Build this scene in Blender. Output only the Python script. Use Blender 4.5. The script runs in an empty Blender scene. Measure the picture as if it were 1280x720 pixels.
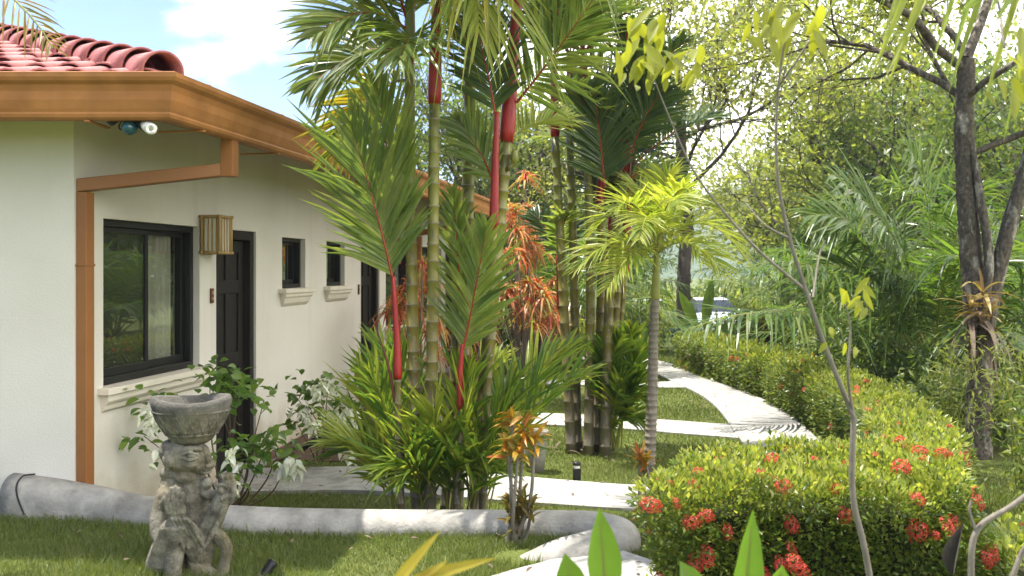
import bpy, bmesh, math
import numpy as np
from mathutils import Vector, Matrix
R = math.radians
SC = bpy.context.scene
COL = SC.collection

# ------------------------------------------------------------------ camera
CZ, FPX, HZ = 1.85, 1200.0, 335.0
cd = bpy.data.cameras.new('camera'); cam = bpy.data.objects.new('camera', cd); COL.objects.link(cam)
cam.location = (0, 0, CZ); cam.rotation_euler = (R(90), 0, 0)
cd.sensor_width = 36; cd.lens = 36*FPX/1280; cd.shift_y = -(360-HZ)/1280
cd.clip_end = 3000; cd.clip_start = .05
cd.dof.use_dof = True; cd.dof.focus_distance = 6.6; cd.dof.aperture_fstop = 4.0
SC.camera = cam
# ------------------------------------------------------------------ sky, sun, exposure
SUN_DIR = Vector((-0.93, 0.30, 2.75)).normalized()       # towards the sun
elev = math.asin(SUN_DIR.z); azim = math.atan2(SUN_DIR.x, SUN_DIR.y)
w = bpy.data.worlds.new('World'); SC.world = w; w.use_nodes = True
nt = w.node_tree; N = nt.nodes; L = nt.links; N.clear()
out = N.new('ShaderNodeOutputWorld'); bg = N.new('ShaderNodeBackground')
sky = N.new('ShaderNodeTexSky'); sky.sky_type = 'NISHITA'; sky.sun_disc = False
sky.sun_elevation = elev; sky.sun_rotation = azim; sky.air_density = .9; sky.dust_density = .25; sky.ozone_density = 1.6
tc = N.new('ShaderNodeTexCoord')
nz = N.new('ShaderNodeTexNoise'); nz.inputs['Scale'].default_value = 3.2; nz.inputs['Detail'].default_value = 9; nz.inputs['Roughness'].default_value = .56
mp = N.new('ShaderNodeMapping'); mp.inputs['Scale'].default_value = (1, 1, 2.2); mp.inputs['Location'].default_value = (.35, .1, .2)
L.new(tc.outputs['Generated'], mp.inputs['Vector']); L.new(mp.outputs[0], nz.inputs['Vector'])
def blob(direction, r0, r1, amp=.42):
    d = N.new('ShaderNodeVectorMath'); d.operation = 'DISTANCE'
    nrm = N.new('ShaderNodeVectorMath'); nrm.operation = 'NORMALIZE'
    L.new(tc.outputs['Generated'], nrm.inputs[0]); L.new(nrm.outputs[0], d.inputs[0]); d.inputs[1].default_value = Vector(direction).normalized()
    m = N.new('ShaderNodeMapRange'); m.inputs['From Min'].default_value = r0; m.inputs['From Max'].default_value = r1
    m.inputs['To Min'].default_value = amp; m.inputs['To Max'].default_value = 0
    L.new(d.outputs['Value'], m.inputs['Value']); return m.outputs[0]
def madd(a, b):
    m = N.new('ShaderNodeMath'); m.operation = 'ADD'; L.new(a, m.inputs[0])
    if isinstance(b, float): m.inputs[1].default_value = b
    else: L.new(b, m.inputs[1])
    return m.outputs[0]
s = madd(nz.outputs[0], blob((-.262, 1, .31), .03, .15, .31))
s = madd(s, blob((.6, 1, .3), .35, .68))
s = madd(s, blob((1, -.42, .55), .62, 1.2, .42))  # unseen bright cloud patch added as fill light from the right
cr = N.new('ShaderNodeMapRange'); cr.interpolation_type = 'SMOOTHSTEP'
cr.inputs['From Min'].default_value = .64; cr.inputs['From Max'].default_value = .82
L.new(s, cr.inputs['Value'])
mx = N.new('ShaderNodeMix'); mx.data_type = 'RGBA'
L.new(cr.outputs[0], mx.inputs['Factor']); tint = N.new('ShaderNodeMix'); tint.data_type = 'RGBA'; tint.blend_type = 'MULTIPLY'; tint.inputs[0].default_value = 1; L.new(sky.outputs[0], tint.inputs[6]); tint.inputs[7].default_value = (.52, .68, .93, 1)
L.new(tint.outputs[2], mx.inputs[6]); mx.inputs[7].default_value = (17.2, 17.0, 16.6, 1)
L.new(mx.outputs[2], bg.inputs['Color']); bg.inputs['Strength'].default_value = .082
L.new(bg.outputs[0], out.inputs['Surface'])
sl = bpy.data.lights.new('sun', 'SUN'); sl.energy = 3.6; sl.angle = R(.53); sl.color = (1, .955, .88)
so = bpy.data.objects.new('sun', sl); COL.objects.link(so); so.location = (-6, 6, 14)
so.rotation_euler = (-SUN_DIR).to_track_quat('-Z', 'Y').to_euler()
vs = SC.view_settings
SC.display_settings.display_device = 'sRGB'
vs.view_transform = 'Standard'; vs.look = 'None'; vs.gamma = 1; vs.use_curve_mapping = False; vs.exposure = 1.70
SC.cycles.max_bounces = 8; SC.cycles.diffuse_bounces = 4; SC.cycles.glossy_bounces = 3
SC.cycles.transmission_bounces = 5; SC.cycles.transparent_max_bounces = 10; SC.cycles.volume_bounces = 0
SC.cycles.caustics_reflective = False; SC.cycles.caustics_refractive = False

# ------------------------------------------------------------------ helpers
def W(px, py, Y): return np.array([(px-640)/FPX*Y, Y, CZ-(py-HZ)/FPX*Y])
def G(px, py, z=0.0):
    Y = (CZ-z)*FPX/(py-HZ); return np.array([(px-640)/FPX*Y, Y, z])
def nrm(a):
    a = np.asarray(a, float); return a/np.maximum(np.linalg.norm(a, axis=-1, keepdims=True), 1e-9)
def sstep(a, b, x):
    t = np.clip((x-a)/(b-a), 0, 1); return t*t*(3-2*t)
ORIGIN = {}
class MB:
    def __init__(s): s.v = []; s.f = []; s.n = 0
    def add(s, V, F, mi=0):
        V = np.asarray(V, float).reshape(-1, 3); s.v.append(V)
        if not isinstance(F, list) or (F and not isinstance(F[0], np.ndarray)): F = [np.asarray(F, int)]
        for q in F:
            if len(q): s.f.append((np.asarray(q, int)+s.n, mi))
        s.n += len(V); return s
    def mesh(s, name, mats, o=(0, 0, 0), smooth=False):
        me = bpy.data.meshes.new(name)
        V = (np.concatenate(s.v) if s.v else np.zeros((0, 3)))-np.asarray(o, float)
        tot = np.concatenate([np.full(len(q), q.shape[1]) for q, _ in s.f]); lp = np.concatenate([q.ravel() for q, _ in s.f])
        mi = np.concatenate([np.full(len(q), m) for q, m in s.f])
        me.vertices.add(len(V)); me.vertices.foreach_set('co', V.astype(np.float32).ravel())
        me.loops.add(len(lp)); me.loops.foreach_set('vertex_index', lp.astype(np.int32))
        me.polygons.add(len(tot)); me.polygons.foreach_set('loop_start', (np.cumsum(tot)-tot).astype(np.int32))
        me.polygons.foreach_set('material_index', mi.astype(np.int32))
        me.polygons.foreach_set('use_smooth', np.full(len(tot), bool(smooth)))
        for m in (mats if isinstance(mats, (list, tuple)) else [mats]): me.materials.append(m)
        me.update(calc_edges=True); me.validate(); return me
def link(name, me, parent=None, loc=(0, 0, 0)):
    o = bpy.data.objects.new(name, me); COL.objects.link(o); o.location = loc
    if parent is not None: o.parent = parent
    return o
def tag(o, label, cat, group=None):
    o['label'] = label; o['category'] = cat
    if group: o['group'] = group
    return o
def thing(name, label, cat, loc, group=None):
    o = bpy.data.objects.new(name, None); COL.objects.link(o); o.location = loc; o.empty_display_size = .1
    ORIGIN[o.name] = np.array(loc, float); return tag(o, label, cat, group)
def part(name, mb, mats, parent, smooth=False, bevel=0):
    org = ORIGIN[parent.name]; o = link(name, mb.mesh(name, mats, org, smooth), parent); ORIGIN[o.name] = org
    if bevel: bev(o, bevel)
    return o
def single(name, mb, mats, label, cat, loc, group=None, smooth=False, bevel=0):
    o = link(name, mb.mesh(name, mats, loc, smooth), None, loc); ORIGIN[o.name] = np.array(loc, float)
    if bevel: bev(o, bevel)
    return tag(o, label, cat, group)
def struct(name, mb, mats, smooth=False, kind='structure'):
    o = link(name, mb.mesh(name, mats, (0, 0, 0), smooth)); o['kind'] = kind; ORIGIN[o.name] = np.zeros(3); return o
def bev(o, wd, seg=2):
    m = o.modifiers.new('bevel', 'BEVEL'); m.width = wd; m.segments = seg; m.limit_method = 'ANGLE'; m.angle_limit = R(35)
def dup(root, loc, rz=0, sc=1, label=None, group=None):
    r = root.copy(); COL.objects.link(r); r.location = loc; r.rotation_euler = (0, 0, rz); r.scale = (sc, sc, sc)
    if label: r['label'] = label
    if group: r['group'] = group
    for ch in list(root.children):
        c = ch.copy(); COL.objects.link(c); c.parent = r
        for g in list(ch.children):
            d = g.copy(); COL.objects.link(d); d.parent = c
    return r
def tube(pts, rad, n=8, cap=True, squash=None):
    P = np.asarray(pts, float); m = len(P); rad = np.broadcast_to(np.asarray(rad, float), (m,))
    T = nrm(np.gradient(P, axis=0)); V = np.zeros((m, n, 3))
    ref = np.array([0, 0, 1.0]) if abs(T[0][2]) < .9 else np.array([1.0, 0, 0])
    u = nrm(np.cross(T[0], ref)); a = np.arange(n)*2*math.pi/n
    for i in range(m):
        u = nrm(u-T[i]*np.dot(u, T[i])); v = np.cross(T[i], u)
        V[i] = P[i]+rad[i]*(np.cos(a)[:, None]*u+np.sin(a)[:, None]*v)
    i, j = np.meshgrid(np.arange(m-1), np.arange(n), indexing='ij'); j2 = (j+1) % n
    F = [np.stack([i*n+j, i*n+j2, (i+1)*n+j2, (i+1)*n+j], -1).reshape(-1, 4)]
    V = V.reshape(-1, 3)
    if cap:
        F.append(np.arange(n)[::-1][None, :].copy()); F.append((np.arange(n)+(m-1)*n)[None, :])
    return V, F
def smooth_path(pts, k=6):
    P = np.asarray(pts, float); Q = np.vstack([2*P[0]-P[1], P, 2*P[-1]-P[-2]]); o = []
    for i in range(1, len(Q)-2):
        for t in np.linspace(0, 1, k, endpoint=False):
            a, b, c, d = Q[i-1:i+3]
            o.append(.5*((2*b)+(c-a)*t+(2*a-5*b+4*c-d)*t*t+(3*b-a-3*c+d)*t**3))
    o.append(P[-1]); return np.array(o)
def box(c0, ex, ey, ez):
    c0, ex, ey, ez = [np.asarray(q, float) for q in (c0, ex, ey, ez)]
    V = [c0+ex*i+ey*j+ez*k for k in (0, 1) for j in (0, 1) for i in (0, 1)]
    F = np.array([[0, 2, 3, 1], [4, 5, 7, 6], [0, 1, 5, 4], [2, 6, 7, 3], [0, 4, 6, 2], [1, 3, 7, 5]])
    if np.dot(np.cross(ex, ey), ez) < 0: F = F[:, ::-1]
    return np.array(V), F.copy()
def lathe(c, prof, n=24):
    c = np.asarray(c, float); a = np.arange(n)*2*math.pi/n
    V = np.array([[c[0]+r*math.cos(t), c[1]+r*math.sin(t), c[2]+z] for r, z in prof for t in a]); m = len(prof)
    i, j = np.meshgrid(np.arange(m-1), np.arange(n), indexing='ij'); j2 = (j+1) % n
    return V, [np.stack([i*n+j, i*n+j2, (i+1)*n+j2, (i+1)*n+j], -1).reshape(-1, 4)]
def sphere(c, r, nu=16, nv=10, rot=None):
    r = np.broadcast_to(np.asarray(r, float), (3,)); V = []
    for i in range(nv+1):
        ph = math.pi*i/nv
        for j in range(nu):
            th = 2*math.pi*j/nu; V.append([math.sin(ph)*math.cos(th)*r[0], math.sin(ph)*math.sin(th)*r[1], -math.cos(ph)*r[2]])
    V = np.array(V)
    if rot is not None: V = V @ np.array(Matrix.Rotation(rot[1], 3, rot[0])).T
    i, j = np.meshgrid(np.arange(nv), np.arange(nu), indexing='ij'); j2 = (j+1) % nu
    return V+np.asarray(c, float), [np.stack([i*nu+j, i*nu+j2, (i+1)*nu+j2, (i+1)*nu+j], -1).reshape(-1, 4)]
PROF = {'lance': lambda s: np.interp(s, [0, .12, .35, .65, .9, 1], [.35, .8, 1, .8, .3, .03]),
        'ovate': lambda s: np.interp(s, [0, .1, .3, .5, .75, .93, 1], [.06, .5, .95, 1, .65, .2, .02]),
        'strap': lambda s: np.interp(s, [0, .2, .6, .85, 1], [.7, 1, .95, .6, .03])}
def straps(base, dr, nn, Ln, Wd, droop, K=5, prof='lance', fold=.2, down=(0, 0, -1)):
    base = np.asarray(base, float); n = len(base); dr = nrm(dr); nn = np.asarray(nn, float)
    Ln = np.broadcast_to(Ln, (n,)); Wd = np.broadcast_to(Wd, (n,)); droop = np.broadcast_to(droop, (n,))
    s = np.linspace(0, 1, K); wv = nrm(np.cross(dr, nn)); up = nrm(np.cross(wv, dr))
    P = base[:, None]+dr[:, None]*(Ln[:, None]*s)[..., None]+np.array(down)*((droop*Ln)[:, None]*s**2)[..., None]
    wd = (Wd[:, None]*PROF[prof](s))[..., None]*.5
    if fold:
        V = np.stack([P+wv[:, None]*wd+up[:, None]*wd*fold*2, P, P-wv[:, None]*wd+up[:, None]*wd*fold*2], 2); c = 3
    else:
        V = np.stack([P+wv[:, None]*wd, P-wv[:, None]*wd], 2); c = 2
    i, k, j = np.meshgrid(np.arange(n), np.arange(K-1), np.arange(c-1), indexing='ij')
    b = i*K*c+k*c+j
    return V.reshape(-1, 3), [np.stack([b, b+1, b+c+1, b+c], -1).reshape(-1, 4)]
def rand_dir(rng, n): return nrm(rng.normal(size=(n, 3)))
def leaves(rng, pos, Ln, up=.4, wr=.5, outward=None, jit=.25):
    """small two-faced leaves scattered at the given points"""
    n = len(pos); d = rand_dir(rng, n)
    if outward is not None: d = nrm(d*.7+outward)
    nn = nrm(rand_dir(rng, n)*.8+np.array([0, 0, up*2])); wv = nrm(np.cross(d, nn)); Lr = (Ln*(1+jit*rng.normal(size=n))).clip(Ln*.4)[:, None]
    upv = np.cross(wv, d)
    V = np.stack([pos, pos+d*Lr*.5+wv*Lr*wr*.5+upv*Lr*.07, pos+d*Lr, pos+d*Lr*.5-wv*Lr*wr*.5+upv*Lr*.07], 1)
    b = np.arange(n)*4
    return V.reshape(-1, 3), [np.concatenate([np.stack([b, b+1, b+2], -1), np.stack([b, b+2, b+3], -1)])]

# ------------------------------------------------------------------ materials
def newmat(name):
    m = bpy.data.materials.new(name); m.use_nodes = True; nt = m.node_tree; nt.nodes.clear()
    o = nt.nodes.new('ShaderNodeOutputMaterial'); return m, nt, o
def ramp(nt, fac, cols, pos=None):
    r = nt.nodes.new('ShaderNodeValToRGB'); e = r.color_ramp.elements
    pos = pos or np.linspace(0, 1, len(cols))
    while len(e) < len(cols): e.new(.5)
    for q, p, c in zip(e, pos, cols): q.position = p; q.color = (*c, 1)
    nt.links.new(fac, r.inputs[0]); return r.outputs[0]
def noise(nt, scale, detail=4, rough=.55, coord='Object', stretch=None, dist=0):
    t = nt.nodes.new('ShaderNodeTexCoord'); n = nt.nodes.new('ShaderNodeTexNoise')
    n.inputs['Scale'].default_value = scale; n.inputs['Detail'].default_value = detail; n.inputs['Roughness'].default_value = rough; n.inputs['Distortion'].default_value = dist
    v = t.outputs[coord]
    if stretch:
        m = nt.nodes.new('ShaderNodeMapping'); m.inputs['Scale'].default_value = stretch; nt.links.new(v, m.inputs[0]); v = m.outputs[0]
    nt.links.new(v, n.inputs['Vector']); return n.outputs[0]
def mixc(nt, fac, a, b, blend='MIX'):
    m = nt.nodes.new('ShaderNodeMix'); m.data_type = 'RGBA'; m.blend_type = blend
    for s_, v in ((0, fac), (6, a), (7, b)):
        if isinstance(v, (int, float)): m.inputs[s_].default_value = v
        elif isinstance(v, tuple): m.inputs[s_].default_value = (*v, 1)
        else: nt.links.new(v, m.inputs[s_])
    return m.outputs[2]
def surf(name, cols, scale=4, rough=.7, bump=0., bscale=40, detail=6, spec=.4, metal=0., coord='Object', stretch=None, pos=None, fine=None, coat=0):
    m, nt, o = newmat(name); p = nt.nodes.new('ShaderNodeBsdfPrincipled')
    c = ramp(nt, noise(nt, scale, detail, coord=coord, stretch=stretch), cols, pos or list(np.linspace(.3, .7, len(cols))))
    if fine: c = mixc(nt, fine[1], c, ramp(nt, noise(nt, fine[0], 3, coord=coord), [(.25, .25, .25), (.75, .75, .75)], [.3, .7]), 'OVERLAY')
    nt.links.new(c, p.inputs['Base Color']); p.inputs['Roughness'].default_value = rough; p.inputs['Metallic'].default_value = metal
    p.inputs['Specular IOR Level'].default_value = spec; p.inputs['Coat Weight'].default_value = coat
    if bump:
        b = nt.nodes.new('ShaderNodeBump'); b.inputs['Strength'].default_value = bump; b.inputs['Distance'].default_value = .02
        nt.links.new(noise(nt, bscale, 5, coord=coord, stretch=stretch), b.inputs['Height']); nt.links.new(b.outputs[0], p.inputs['Normal'])
    nt.links.new(p.outputs[0], o.inputs[0]); m['p'] = 1; return m
def leafmat(name, cols, trans=.38, rough=.38, tgain=1.6, spec=.5, patch=None):
    m, nt, o = newmat(name); p = nt.nodes.new('ShaderNodeBsdfPrincipled'); g = nt.nodes.new('ShaderNodeNewGeometry')
    c = ramp(nt, g.outputs['Random Per Island'], cols)
    if patch: c = mixc(nt, ramp(nt, noise(nt, patch[0], 2), [(0, 0, 0), (1, 1, 1)], [.45, .6]), c, patch[1])
    c = mixc(nt, .35, c, ramp(nt, noise(nt, 9, 3), [(.3, .3, .3), (.7, .7, .7)], [.3, .7]), 'OVERLAY')
    nt.links.new(c, p.inputs['Base Color']); p.inputs['Roughness'].default_value = rough; p.inputs['Specular IOR Level'].default_value = spec
    t = nt.nodes.new('ShaderNodeBsdfTranslucent')
    tcn = mixc(nt, 1.0, c, (1.15*tgain, 1.12*tgain, .60*tgain), 'MULTIPLY'); nt.links.new(tcn, t.inputs[0])
    mx = nt.nodes.new('ShaderNodeMixShader'); mx.inputs[0].default_value = trans
    nt.links.new(p.outputs[0], mx.inputs[1]); nt.links.new(t.outputs[0], mx.inputs[2]); nt.links.new(mx.outputs[0], o.inputs[0]); return m

M = {}
def wall_mat():
    m, nt, o = newmat('stucco'); p = nt.nodes.new('ShaderNodeBsdfPrincipled')
    c = ramp(nt, noise(nt, .9, 5), [(.61, .57, .485), (.665, .625, .545), (.635, .595, .51)], [.3, .55, .75])
    t = nt.nodes.new('ShaderNodeTexCoord'); s = nt.nodes.new('ShaderNodeSeparateXYZ'); nt.links.new(t.outputs['Object'], s.inputs[0])
    # rain-splash staining just above the soil
    a = nt.nodes.new('ShaderNodeMath'); a.operation = 'MULTIPLY_ADD'; nt.links.new(noise(nt, 6, 5), a.inputs[0]); a.inputs[1].default_value = -.7
    nt.links.new(s.outputs['Z'], a.inputs[2])
    mr = nt.nodes.new('ShaderNodeMapRange'); mr.inputs['From Min'].default_value = -.28; mr.inputs['From Max'].default_value = .12
    mr.inputs['To Min'].default_value = .75; mr.inputs['To Max'].default_value = 0; nt.links.new(a.outputs[0], mr.inputs['Value'])
    c = mixc(nt, mr.outputs[0], c, (.42, .33, .22))
    st = ramp(nt, noise(nt, 2.2, 5, stretch=(2.4, 2.4, .25)), [(0, 0, 0), (1, 1, 1)], [.55, .8])
    st2 = nt.nodes.new('ShaderNodeMath'); st2.operation = 'MULTIPLY'; nt.links.new(st, st2.inputs[0]); st2.inputs[1].default_value = .36
    c = mixc(nt, st2.outputs[0], c, (.5, .47, .40))
    nt.links.new(c, p.inputs['Base Color']); p.inputs['Roughness'].default_value = .88; p.inputs['Specular IOR Level'].default_value = .2
    b = nt.nodes.new('ShaderNodeBump'); b.inputs['Strength'].default_value = .25; b.inputs['Distance'].default_value = .01
    nt.links.new(noise(nt, 70, 4), b.inputs['Height']); nt.links.new(b.outputs[0], p.inputs['Normal'])
    nt.links.new(p.outputs[0], o.inputs[0]); return m
M['wall'] = wall_mat()
M['sill'] = surf('sill_plaster', [(.62, .56, .45), (.69, .63, .52)], 5, .8, .15, 60)
M['gutter'] = surf('painted_gutter', [(.30, .125, .036), (.36, .155, .048)], 2.5, .6, .06, 30, spec=.3, fine=(6, .35))
M['pipe'] = surf('painted_downspout', [(.24, .095, .026), (.29, .118, .033)], 3, .5, .08, 30)
M['soffit'] = surf('soffit_boards', [(.16, .08, .04), (.22, .11, .05)], 3, .6, .1, 30)
M['tile'] = surf('clay_tile', [(.30, .095, .082), (.40, .145, .13), (.35, .118, .104)], 5, .62, .12, 50, spec=.3, fine=(22, .3))
M['black'] = surf('black_aluminium', [(.007, .007, .007), (.013, .012, .011)], 5, .45, 0, spec=.3)
M['doorwood'] = surf('dark_door_wood', [(.010, .008, .006), (.02, .015, .011)], 3, .6, .25, 20, spec=.25, stretch=(6, 6, .6))
M['curtain'] = surf('curtain_cloth', [(.30, .28, .235), (.38, .36, .30)], 3, .9)
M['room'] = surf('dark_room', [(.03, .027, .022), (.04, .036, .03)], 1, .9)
M['bamboo'] = surf('bamboo', [(.34, .21, .07), (.48, .32, .12)], 8, .5, .2, 40, stretch=(3, 3, .5))
M['paper'] = surf('lamp_paper', [(.70, .66, .55), (.76, .72, .62)], 4, .8)
M['plaque'] = surf('red_brown_plaque', [(.09, .03, .02), (.13, .04, .03)], 6, .4)
M['white'] = surf('white_plastic', [(.75, .73, .68), (.8, .78, .74)], 6, .35)
M['teal'] = surf('teal_glass', [(.006, .05, .065), (.01, .075, .09)], 6, .15, spec=.7)
M['concrete'] = surf('path_concrete', [(.25, .238, .212), (.335, .32, .29), (.30, .287, .258)], 2.2, .85, .25, 90, fine=(11, .5))
M['kerb'] = surf('kerb_plaster', [(.19, .178, .152), (.31, .292, .255), (.26, .244, .212)], 2.0, .9, .35, 45, fine=(7, .6), stretch=(1, 1, 1))
M['soil'] = surf('mulch', [(.06, .033, .02), (.12, .07, .045), (.085, .05, .03)], 18, .95, .8, 60)
M['trunk'] = surf('bark', [(.045, .035, .026), (.12, .096, .072), (.08, .063, .047), (.28, .25, .20)], 9, .95, 1.0, 34, stretch=(1, 1, .4), fine=(30, .8), pos=[.32, .44, .54, .64])
M['darkbark'] = surf('dark_bark', [(.05, .038, .028), (.10, .08, .06)], 6, .9, .8, 20, stretch=(1, 1, .4))
M['greybark'] = surf('grey_bark', [(.10, .085, .062), (.21, .18, .14), (.15, .125, .095)], 14, .85, .3, 50, stretch=(1, 1, .4))
M['twig'] = surf('brown_twig', [(.10, .06, .035), (.17, .11, .07)], 10, .8)
def stem_mat():
    m, nt, o = newmat('palm_stem'); p = nt.nodes.new('ShaderNodeBsdfPrincipled')
    t = nt.nodes.new('ShaderNodeTexCoord'); s = nt.nodes.new('ShaderNodeSeparateXYZ'); nt.links.new(t.outputs['Object'], s.inputs[0])
    a = nt.nodes.new('ShaderNodeMath'); a.operation = 'MULTIPLY_ADD'; nt.links.new(noise(nt, 3, 4), a.inputs[0]); a.inputs[1].default_value = 1.3; nt.links.new(s.outputs['Z'], a.inputs[2])
    mr = nt.nodes.new('ShaderNodeMapRange'); mr.inputs['From Min'].default_value = .6; mr.inputs['From Max'].default_value = 3.4; nt.links.new(a.outputs[0], mr.inputs['Value'])
    c = ramp(nt, mr.outputs[0], [(.13, .11, .08), (.12, .095, .03), (.19, .155, .022), (.17, .175, .025)], [0, .3, .6, 1])
    c = mixc(nt, ramp(nt, noise(nt, 14, 5, stretch=(1, 1, .5)), [(0, 0, 0), (.75, .75, .75)], [.52, .66]), c, (.07, .055, .03))
    c = mixc(nt, ramp(nt, noise(nt, 23, 3), [(0, 0, 0), (.7, .7, .7)], [.64, .69]), c, (.26, .24, .19))
    nt.links.new(c, p.inputs['Base Color']); p.inputs['Roughness'].default_value = .45
    nt.links.new(p.outputs[0], o.inputs[0]); return m
M['stem'] = stem_mat()
M['ring'] = surf('stem_ring', [(.15, .13, .085), (.23, .20, .14)], 12, .7)
M['red'] = surf('red_crownshaft', [(.10, .010, .010), (.24, .010, .008), (.34, .020, .014), (.24, .014, .010), (.22, .07, .02)], 6, .38, .15, 30, spec=.45, stretch=(5, 5, .7), pos=[.25, .4, .55, .68, .8])
M['redrachis'] = surf('red_rachis', [(.26, .02, .012), (.33, .05, .02)], 6, .4)
M['greenrachis'] = surf('green_rachis', [(.20, .22, .04), (.28, .27, .06)], 6, .45)
M['spear'] = surf('spear_leaf', [(.10, .02, .016), (.15, .035, .02)], 6, .45)
M['frond'] = leafmat('frond_green', [(.10, .155, .035), (.14, .195, .042), (.20, .24, .055), (.12, .17, .055)], .52, .33)
M['frondyel'] = leafmat('frond_yellowing', [(.17, .21, .025), (.25, .26, .03), (.36, .27, .03), (.13, .18, .025)], .52, .4)
M['fronddark'] = leafmat('frond_dark', [(.04, .075, .022), (.06, .10, .028), (.08, .12, .03)], .36, .33)
M['frondlime'] = leafmat('frond_lime', [(.18, .25, .03), (.25, .30, .04), (.32, .34, .06), (.22, .27, .035)], .5, .4)
M['frondbig'] = leafmat('frond_arching', [(.07, .13, .02), (.10, .17, .028), (.15, .20, .035), (.055, .10, .02)], .5, .3)
M['frondback'] = leafmat('frond_background', [(.04, .085, .016), (.065, .12, .022), (.10, .16, .03), (.15, .19, .05)], .45, .3)
M['shoot'] = leafmat('young_shoot', [(.06, .125, .02), (.095, .165, .024), (.16, .22, .03), (.25, .27, .04)], .52, .33)
M['tree1'] = leafmat('fine_leaves', [(.15, .18, .06), (.21, .235, .08), (.29, .295, .11), (.18, .205, .065)], .58, .3)
M['tree2'] = leafmat('deep_leaves', [(.06, .10, .024), (.095, .14, .032), (.14, .18, .042)], .5, .35)
M['tree3'] = leafmat('lime_leaves', [(.14, .18, .04), (.20, .235, .05), (.27, .28, .07)], .56, .38)
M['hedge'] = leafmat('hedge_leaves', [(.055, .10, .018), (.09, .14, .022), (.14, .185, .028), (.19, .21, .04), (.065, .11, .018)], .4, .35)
M['hedgelit'] = leafmat('hedge_sunlit_top', [(.19, .24, .035), (.26, .30, .055), (.33, .335, .085), (.15, .205, .03)], .46, .38)  # brighter hedge leaf: sunlight on the clipped top put into the colour
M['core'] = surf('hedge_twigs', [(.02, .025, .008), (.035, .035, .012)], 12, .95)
M['ixora'] = leafmat('red_petals', [(.48, .018, .014), (.58, .045, .025), (.55, .09, .05)], .3, .5, tgain=1.0)
M['sapling'] = leafmat('sapling_leaf', [(.16, .20, .02), (.24, .26, .03), (.30, .29, .04)], .5, .4)
M['bush'] = leafmat('bush_leaf', [(.07, .14, .025), (.11, .19, .035), (.16, .24, .04)], .45, .4)
M['bract'] = leafmat('white_bract', [(.72, .74, .56), (.80, .80, .68), (.70, .74, .52)], .3, .6, tgain=.7)
M['crotonred'] = leafmat('croton_red', [(.50, .05, .035), (.56, .16, .045), (.60, .36, .09), (.42, .05, .04), (.42, .36, .08), (.16, .17, .04)], .45, .45, tgain=1.0)
M['crotonor'] = leafmat('croton_orange', [(.40, .15, .015), (.46, .24, .02), (.30, .26, .03), (.42, .10, .02)], .42, .38, tgain=1.0)
M['crotondk'] = leafmat('croton_olive', [(.12, .10, .02), (.18, .12, .02), (.09, .11, .02)], .35, .4)
M['brom'] = leafmat('bromeliad', [(.40, .26, .04), (.42, .32, .10), (.28, .18, .10), (.35, .22, .16)], .35, .45, tgain=1.0)
M['dry'] = leafmat('dry_leaf', [(.10, .065, .04), (.16, .11, .07), (.20, .15, .10)], .2, .7, tgain=.8)
M['golden'] = leafmat('golden_frond', [(.36, .22, .03), (.30, .20, .03), (.16, .16, .03), (.40, .20, .03)], .45, .4, tgain=1.0)
M['ginger'] = leafmat('ginger_leaf', [(.09, .18, .02), (.13, .23, .03)], .5, .35)
M['burgundy'] = leafmat('burgundy_leaf', [(.08, .025, .025), (.13, .04, .035), (.06, .04, .02)], .35, .4, tgain=1.0)
M['banana'] = leafmat('banana_leaf', [(.09, .17, .025), (.14, .21, .03)], .5, .35)
M['grassblade'] = leafmat('grass_blade', [(.075, .12, .02), (.115, .155, .028), (.175, .195, .05), (.095, .135, .024)], .35, .5, tgain=1.2)
M['bambooleaf'] = leafmat('pale_feathery_leaf', [(.13, .16, .04), (.19, .21, .06), (.11, .14, .04)], .45, .45)
M['midrib'] = surf('leaf_midrib', [(.20, .12, .05), (.26, .20, .07)], 8, .5)
def ground_mat():
    m, nt, o = newmat('lawn_soil'); p = nt.nodes.new('ShaderNodeBsdfPrincipled')
    c = ramp(nt, noise(nt, 60, 4), [(.055, .075, .018), (.10, .125, .028), (.16, .175, .05)], [.3, .5, .72])
    c = mixc(nt, ramp(nt, noise(nt, 1.3, 5), [(0, 0, 0), (.6, .6, .6)], [.48, .72]), c, (.15, .14, .055))
    nt.links.new(c, p.inputs['Base Color']); p.inputs['Roughness'].default_value = .95; p.inputs['Specular IOR Level'].default_value = .1
    b = nt.nodes.new('ShaderNodeBump'); b.inputs['Strength'].default_value = .7; b.inputs['Distance'].default_value = .02
    nt.links.new(noise(nt, 90, 4), b.inputs['Height']); nt.links.new(b.outputs[0], p.inputs['Normal'])
    nt.links.new(p.outputs[0], o.inputs[0]); return m
M['ground'] = ground_mat()
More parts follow.
